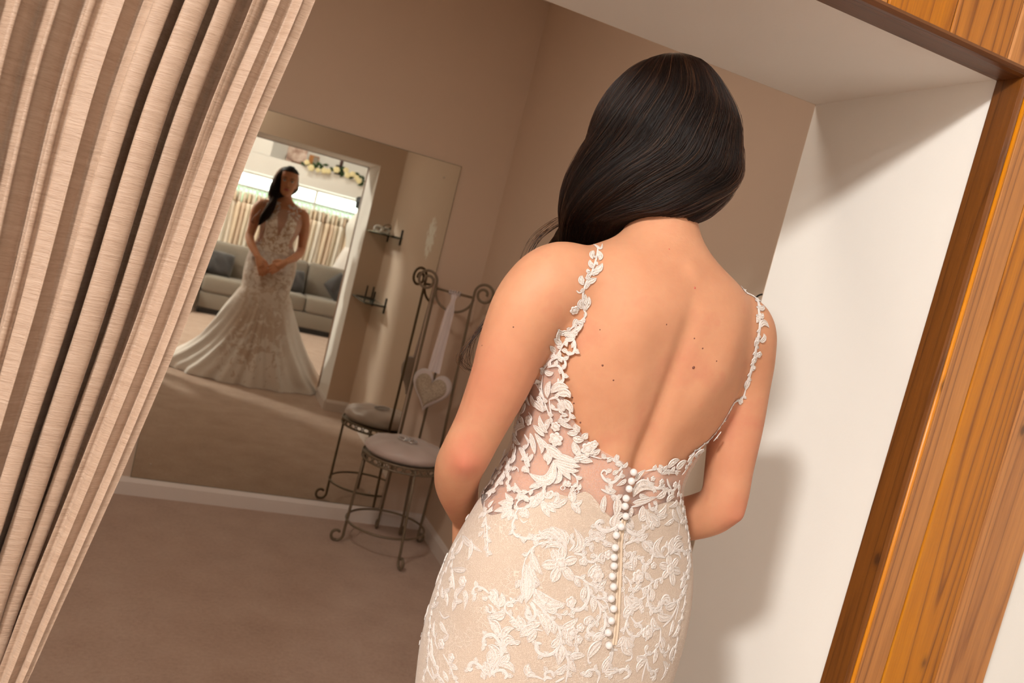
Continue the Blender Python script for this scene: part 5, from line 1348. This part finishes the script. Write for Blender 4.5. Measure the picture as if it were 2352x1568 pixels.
wg = NT('window_glass'); tb = wg.n('BsdfTransparent', i_Color=(.94, .98, .96, 1)); gb = wg.n('BsdfGlossy', i_Roughness=.02); mx = wg.n('MixShader', i_Fac=.06)
wg.t.links.new(tb.outputs[0], mx.inputs[1]); wg.t.links.new(gb.outputs[0], mx.inputs[2]); wg.t.links.new(mx.outputs[0], wg.out.inputs[0]); M['wglass'] = wg.m
for x0, x1 in ((-2.162, -1.118), (-1.082, .052), (.088, 1.562)): obj('pane', box(x0, x1, -8.252, -8.248, 1.236, 1.819), M['wglass'], win, False)
M['hedge'] = plain('hedge_leaf', lin(150, 170, 140), 0.8, bump=(8, 1.0, .1), var=.2)
hd = obj('hedge', box(-6, 6, -12.0, -11.2, 0, 1.72, .05), M['hedge']); hd['kind'] = 'stuff'; tag(hd, 'green hedge outside the strip window of the shop', 'hedge')
# sofa
sf = NT('grey_weave'); vv = sf.obj(); n1 = sf.noise(vv, 260, 3); sf.set(Base_Color=sf.ramp(n1.outputs[0], (.3, lin(116, 106, 94)), (.7, lin(146, 136, 123))), Roughness=.95, Sheen_Weight=.3); sf.bump(n1.outputs[0], .4, .003); M['sofa'] = sf.m
sofa = empty('sofa', (0, -7.05, 0), 'long grey fabric sofa facing the opening, below the rail of gowns', 'sofa')
kid('plinth', box(-1.19, 1.30, -7.30, -6.74, 0, .072), M['black'], sofa, False)
kid('base', box(-1.20, 1.32, -7.36, -6.70, .07, .262, .012), M['sofa'], sofa)
for x0, x1 in ((-1.195, .05), (.056, 1.31)):
    kid('seat_cushion', box(x0, x1, -7.18, -6.685, .266, .465, .035), M['sofa'], sofa)
    kid('back_cushion', box(x0, x1, -7.34, -7.14, .44, .875, .05), M['sofa'], sofa)
kid('back', box(-1.26, 1.38, -7.42, -7.33, .07, .84, .03), M['sofa'], sofa)
for x0 in (-1.285, 1.32): kid('arm', box(x0, x0+.08, -7.40, -6.72, .05, .60, .025), M['sofa'], sofa)
M['velvet'] = plain('charcoal_velvet', lin(58, 53, 52), 0.75, bump=(9, .8, .02), var=.12, Sheen_Weight=.5)
def pillow(cx, cy, cz, s, ang, tilt, lab):
    V_, F_ = [], []; n = 18
    for sd in (1, -1):
        for i in range(n+1):
            for j in range(n+1):
                u, w_ = i/n*2-1, j/n*2-1; pin = 1-.10*(u*u*w_*w_); h = .075*(max(0, (1-u**4)*(1-w_**4)))**.55
                V_.append((u*s*pin*(1+.05*w_*w_), sd*h*(1+.15*math.sin(u*6+w_*4)), w_*s*pin*(1+.05*u*u)))
    m_ = (n+1)**2
    for sd in (0, 1):
        for i in range(n):
            for j in range(n):
                q = (i*(n+1)+j, i*(n+1)+j+1, (i+1)*(n+1)+j+1, (i+1)*(n+1)+j); F_.append(tuple(x+sd*m_ for x in (q if sd == 0 else q[::-1])))
    o = obj('cushion', (V_, F_), M['velvet']); o.location = (cx, cy, cz); o.rotation_euler = (tilt, ang, 0)
    return tag(o, lab, 'cushion')
pillow(-1.03, -7.03, .61, .155, .05, .28, 'charcoal velvet cushion at the left end of the grey sofa')
pillow(-.12, -7.03, .60, .145, -.12, .28, 'charcoal velvet cushion standing square in the middle of the grey sofa')
pillow(.46, -7.00, .645, .155, PI/4, .28, 'charcoal velvet cushion standing on its corner on the grey sofa')
# rail of gowns
RY = -7.985
rail = empty('clothes_rail', (-.6, RY, 0), 'long chrome clothes rail in front of the strip window', 'rail')
kid('rail_bar', tube([(-2.0, RY, 1.64), (.80, RY, 1.64)], .014, 10), M['chrome'], rail)
for x in (-1.98, .78): kid('post', tube([(x, RY, 0), (x, RY, 1.64)], .014, 10), M['chrome'], rail); kid('foot', tube([(x, RY-.18, .012), (x, RY+.18, .012)], .012, 8), M['chrome'], rail)
cream = [plain('gown_cloth_%d' % i, lin(*c), .7, var=.05) for i, c in enumerate(((246, 232, 210), (242, 222, 196), (250, 242, 228), (232, 208, 184), (246, 234, 218)))]
def hung_gown(i):
    R_ = random.Random(i*5+3); mt = cream[i % 5]; g_ = empty('wedding_gown', (0, 0, 0), 'cream wedding gown hanging in the packed row on the rail', 'gown', 'gowns hanging on the rail')
    ph = R_.uniform(0, 6); nb = 30; rings = []
    for j in range(18):
        t = j/17; z = 1.42-t*1.30; wy = .14+.03*t+.02*math.sin(ph+t*3); wx = .043+.018*t
        rings.append([(wx*math.cos(a)*(1+.18*math.sin(7*a+ph)*t)+.008*math.sin(ph+t*5), wy*math.sin(a)*(1+.06*math.sin(9*a+ph)), z) for a in [2*PI*k/nb for k in range(nb)]])
    kid('skirt', loft(rings), mt, g_)
    kid('bodice', loft([[((.030-.006*t)*math.cos(a), (.15-.05*t+.03*math.sin(t*PI))*math.sin(a), 1.42+.145*t) for a in [2*PI*k/20 for k in range(20)]] for t in (0, .2, .4, .6, .8, 1)]), cream[(i*3+1) % 5], g_)
    kid('hanger', tube([(0, -.17, 1.545), (0, 0, 1.60), (0, .17, 1.545), (0, .0, 1.585), (0, -.17, 1.545)], .006, 6), M['chrome'], g_)
    kid('hook', tube([(0, 0, 1.60), (0, .004, 1.628), (0, -.012, 1.650), (0, -.002, 1.662), (0, .016, 1.652)], .003, 6), M['chrome'], g_); return g_
protos = [hung_gown(i) for i in range(5)]; NG = 36
for i in range(NG):
    o = protos[i] if i < 5 else dup(protos[(i*7) % 5]); o.location = (-1.42+i*.060+rnd.uniform(-.008, .008), RY, rnd.uniform(-.0, .0)); o.rotation_euler = (0, 0, rnd.uniform(-.12, .12))
# dress form with a white gown
df = empty('dress_form', (.62, -7.62, 0), 'dress form with black neck cap wearing a white tulle gown beside the rail', 'mannequin')
dx, dy = .62, -7.62
M['tulle_w'] = plain('white_tulle_skirt', lin(246, 240, 236), .85, var=.03)
kid('neck_cap', lathe([(.05, 1.72), (.055, 1.74), (.062, 1.80), (.066, 1.86), (.03, 1.885), (.001, 1.89)], (dx-.03, dy, 0), 24), M['black'], df)
kid('form', lathe([(.085, 1.18), (.105, 1.28), (.13, 1.38), (.14, 1.45), (.12, 1.55), (.07, 1.62), (.05, 1.66), (.05, 1.74)], (dx, dy, 0), 28), M['cream'], df)
kid('bodice', lathe([(.092, 1.16), (.11, 1.27), (.137, 1.38), (.147, 1.45), (.138, 1.50)], (dx, dy, 0), 28, False), M['satin_w'], df)
kid('skirt', loft([[(dx+(.095+.30*t**.8)*math.cos(a)*(1+.05*t*math.sin(11*a)), dy+(.095+.06*t**.8)*math.sin(a)*(1+.05*t*math.sin(11*a+1)), 1.17-1.14*t) for a in [2*PI*k/66 for k in range(66)]] for t in [i/14 for i in range(15)]]), M['tulle_w'], df)
kid('stand', tube([(dx, dy, 0), (dx, dy, 1.2)], .015, 8), M['black'], df)
# ledge: garland, canvas, frame, bottle
M['rose'] = plain('cream_rose', lin(246, 232, 182), .7, var=.08); M['leaf'] = plain('garland_leaf', lin(52, 84, 38), .6, var=.2)
gar = empty('rose_garland', (.2, -7.97, 2.115), 'garland of cream roses and green leaves along the white ledge', 'garland')
def rose(c, r):
    P_ = [ball(c, (r*.55, r*.55, r*.6), 10, 8)]
    for lay, (n, rr, h) in enumerate(((4, .62, .25), (5, .85, .0), (6, 1.0, -.22))):
        for i in range(n):
            a = 2*PI*(i+lay*.5)/n; d = Vector((math.cos(a), -.35, math.sin(a))); P_.append(ball(Vector(c)+Vector((d.x*rr*r*.55, -h*r*.9, d.z*rr*r*.55)), (r*.42, r*.34, r*.42), 8, 6))
    return join(*P_)
for k, (x, z) in enumerate([(-0.185, 2.163), (-0.116, 2.107), (-0.019, 2.10), (0.062, 2.116), (0.12, 2.126), (0.226, 2.173), (0.353, 2.204), (0.388, 2.143), (0.455, 2.174), (0.519, 2.142), (0.558, 2.109), (.70, 2.15), (.80, 2.11)]):
    kid('rose', rose((x, -7.955, z), (.040, .050, .036, .046, .040, .050, .042, .048, .044, .040, .046, .04, .045)[k]), M['rose'], gar)
for k, (x, z) in enumerate([(-0.134, 2.145), (-0.08, 2.163), (-0.034, 2.175), (0.019, 2.153), (0.069, 2.200), (0.168, 2.17), (0.295, 2.155), (0.32, 2.125), (0.446, 2.122), (0.512, 2.198), (0.614, 2.155), (0.616, 2.093), (0.597, 2.063), (-.06, 2.14), (.0, 2.185), (.30, 2.20), (.27, 2.18), (.56, 2.17), (-.23, 2.13), (.66, 2.12), (.75, 2.14)]):
    a = k*2.4; d = Vector((math.cos(a), -.2, math.sin(a)*.7)).normalized(); s_ = d.cross(Vector((0, 1, 0))).normalized(); c = Vector((x, -7.975, z)); L_ = .05
    v_ = [c-d*L_, c-d*.01+s_*.022, c+d*L_, c-d*.01-s_*.022, c+Vector((0, -.008, 0)), c+Vector((0, .006, 0))]
    kid('leaf', (v_, [(0, 1, 4), (1, 2, 4), (2, 3, 4), (3, 0, 4), (1, 0, 5), (2, 1, 5), (3, 2, 5), (0, 3, 5)]), M['leaf'], gar)
kid('vine', tube(spline([(-.24, -7.98, 2.128), (-.1, -7.972, 2.135), (.06, -7.975, 2.135), (.24, -7.972, 2.15), (.42, -7.975, 2.15), (.60, -7.972, 2.125), (.85, -7.975, 2.13)], 5), .007, 6), M['leaf'], gar)
cp = NT('pink_print'); cp.set(Base_Color=cp.ramp(cp.noise(cp.obj((5, 5, 5)), 1.6, 3).outputs[0], (.35, lin(160, 128, 116)), (.5, lin(206, 180, 166)), (.65, lin(228, 210, 200))), Roughness=.7); M['print'] = cp.m
cv_ = empty('canvas_print', (-.30, -8.30, 2.1155), 'pale pink canvas picture leaning on the white ledge', 'picture'); kid('canvas', box(-.44, -.17, -8.32, -8.295, 2.1155, 2.352, .003), M['print'], cv_, False); kid('bottom_edge', box(-.36, -.20, -8.294, -8.27, 2.1155, 2.150), M['wood_dark_h'], cv_, False)
fr_ = empty('photo_frame', (-.06, -8.28, 2.1155), 'brown wooden photo frame behind the rose garland', 'frame')
kid('frame', join(box(-.135, -.075, -8.31, -8.285, 2.1155, 2.303), box(-.075, .005, -8.31, -8.285, 2.290, 2.303), box(-.075, .005, -8.31, -8.285, 2.1155, 2.135), box(-.004, .005, -8.31, -8.285, 2.1155, 2.303)), M['wood'], fr_, False); kid('photo', box(-.075, -.004, -8.306, -8.292, 2.135, 2.290), plain('photo_paper', lin(150, 140, 128), .4), fr_, False)
bt = empty('dark_bottle', (.30, -8.2, 2.1155), 'brown bottle standing on a black box on the white ledge', 'bottle')
kid('bottle', lathe([(.024, 0), (.026, .01), (.026, .07), (.016, .09), (.014, .098), (.001, .098)], (.305, -8.2, 2.256), 16), plain('brown_glass', lin(70, 44, 36), .25), bt); kid('box', box(.236, .363, -8.25, -8.15, 2.1155, 2.256, .004), M['black'], bt, False)
po = empty('pouffe', (-1.36, -6.62, 0), 'white pleated fabric pouffe at the left end of the grey sofa', 'stool')
kid('pleated_side', loft([[(-1.36+(.10+.004*(k % 2))*math.cos(2*PI*k/48), -6.62+(.10+.004*(k % 2))*math.sin(2*PI*k/48), z) for k in range(48)] for z in (0, .02, .16, .30, .33)]), M['satin_w'], po, False); kid('top_pad', lathe([(.0001, .36), (.06, .355), (.095, .34), (.1, .325), (.0001, .325)], (-1.36, -6.62, 0), 32), M['satin_w'], po)
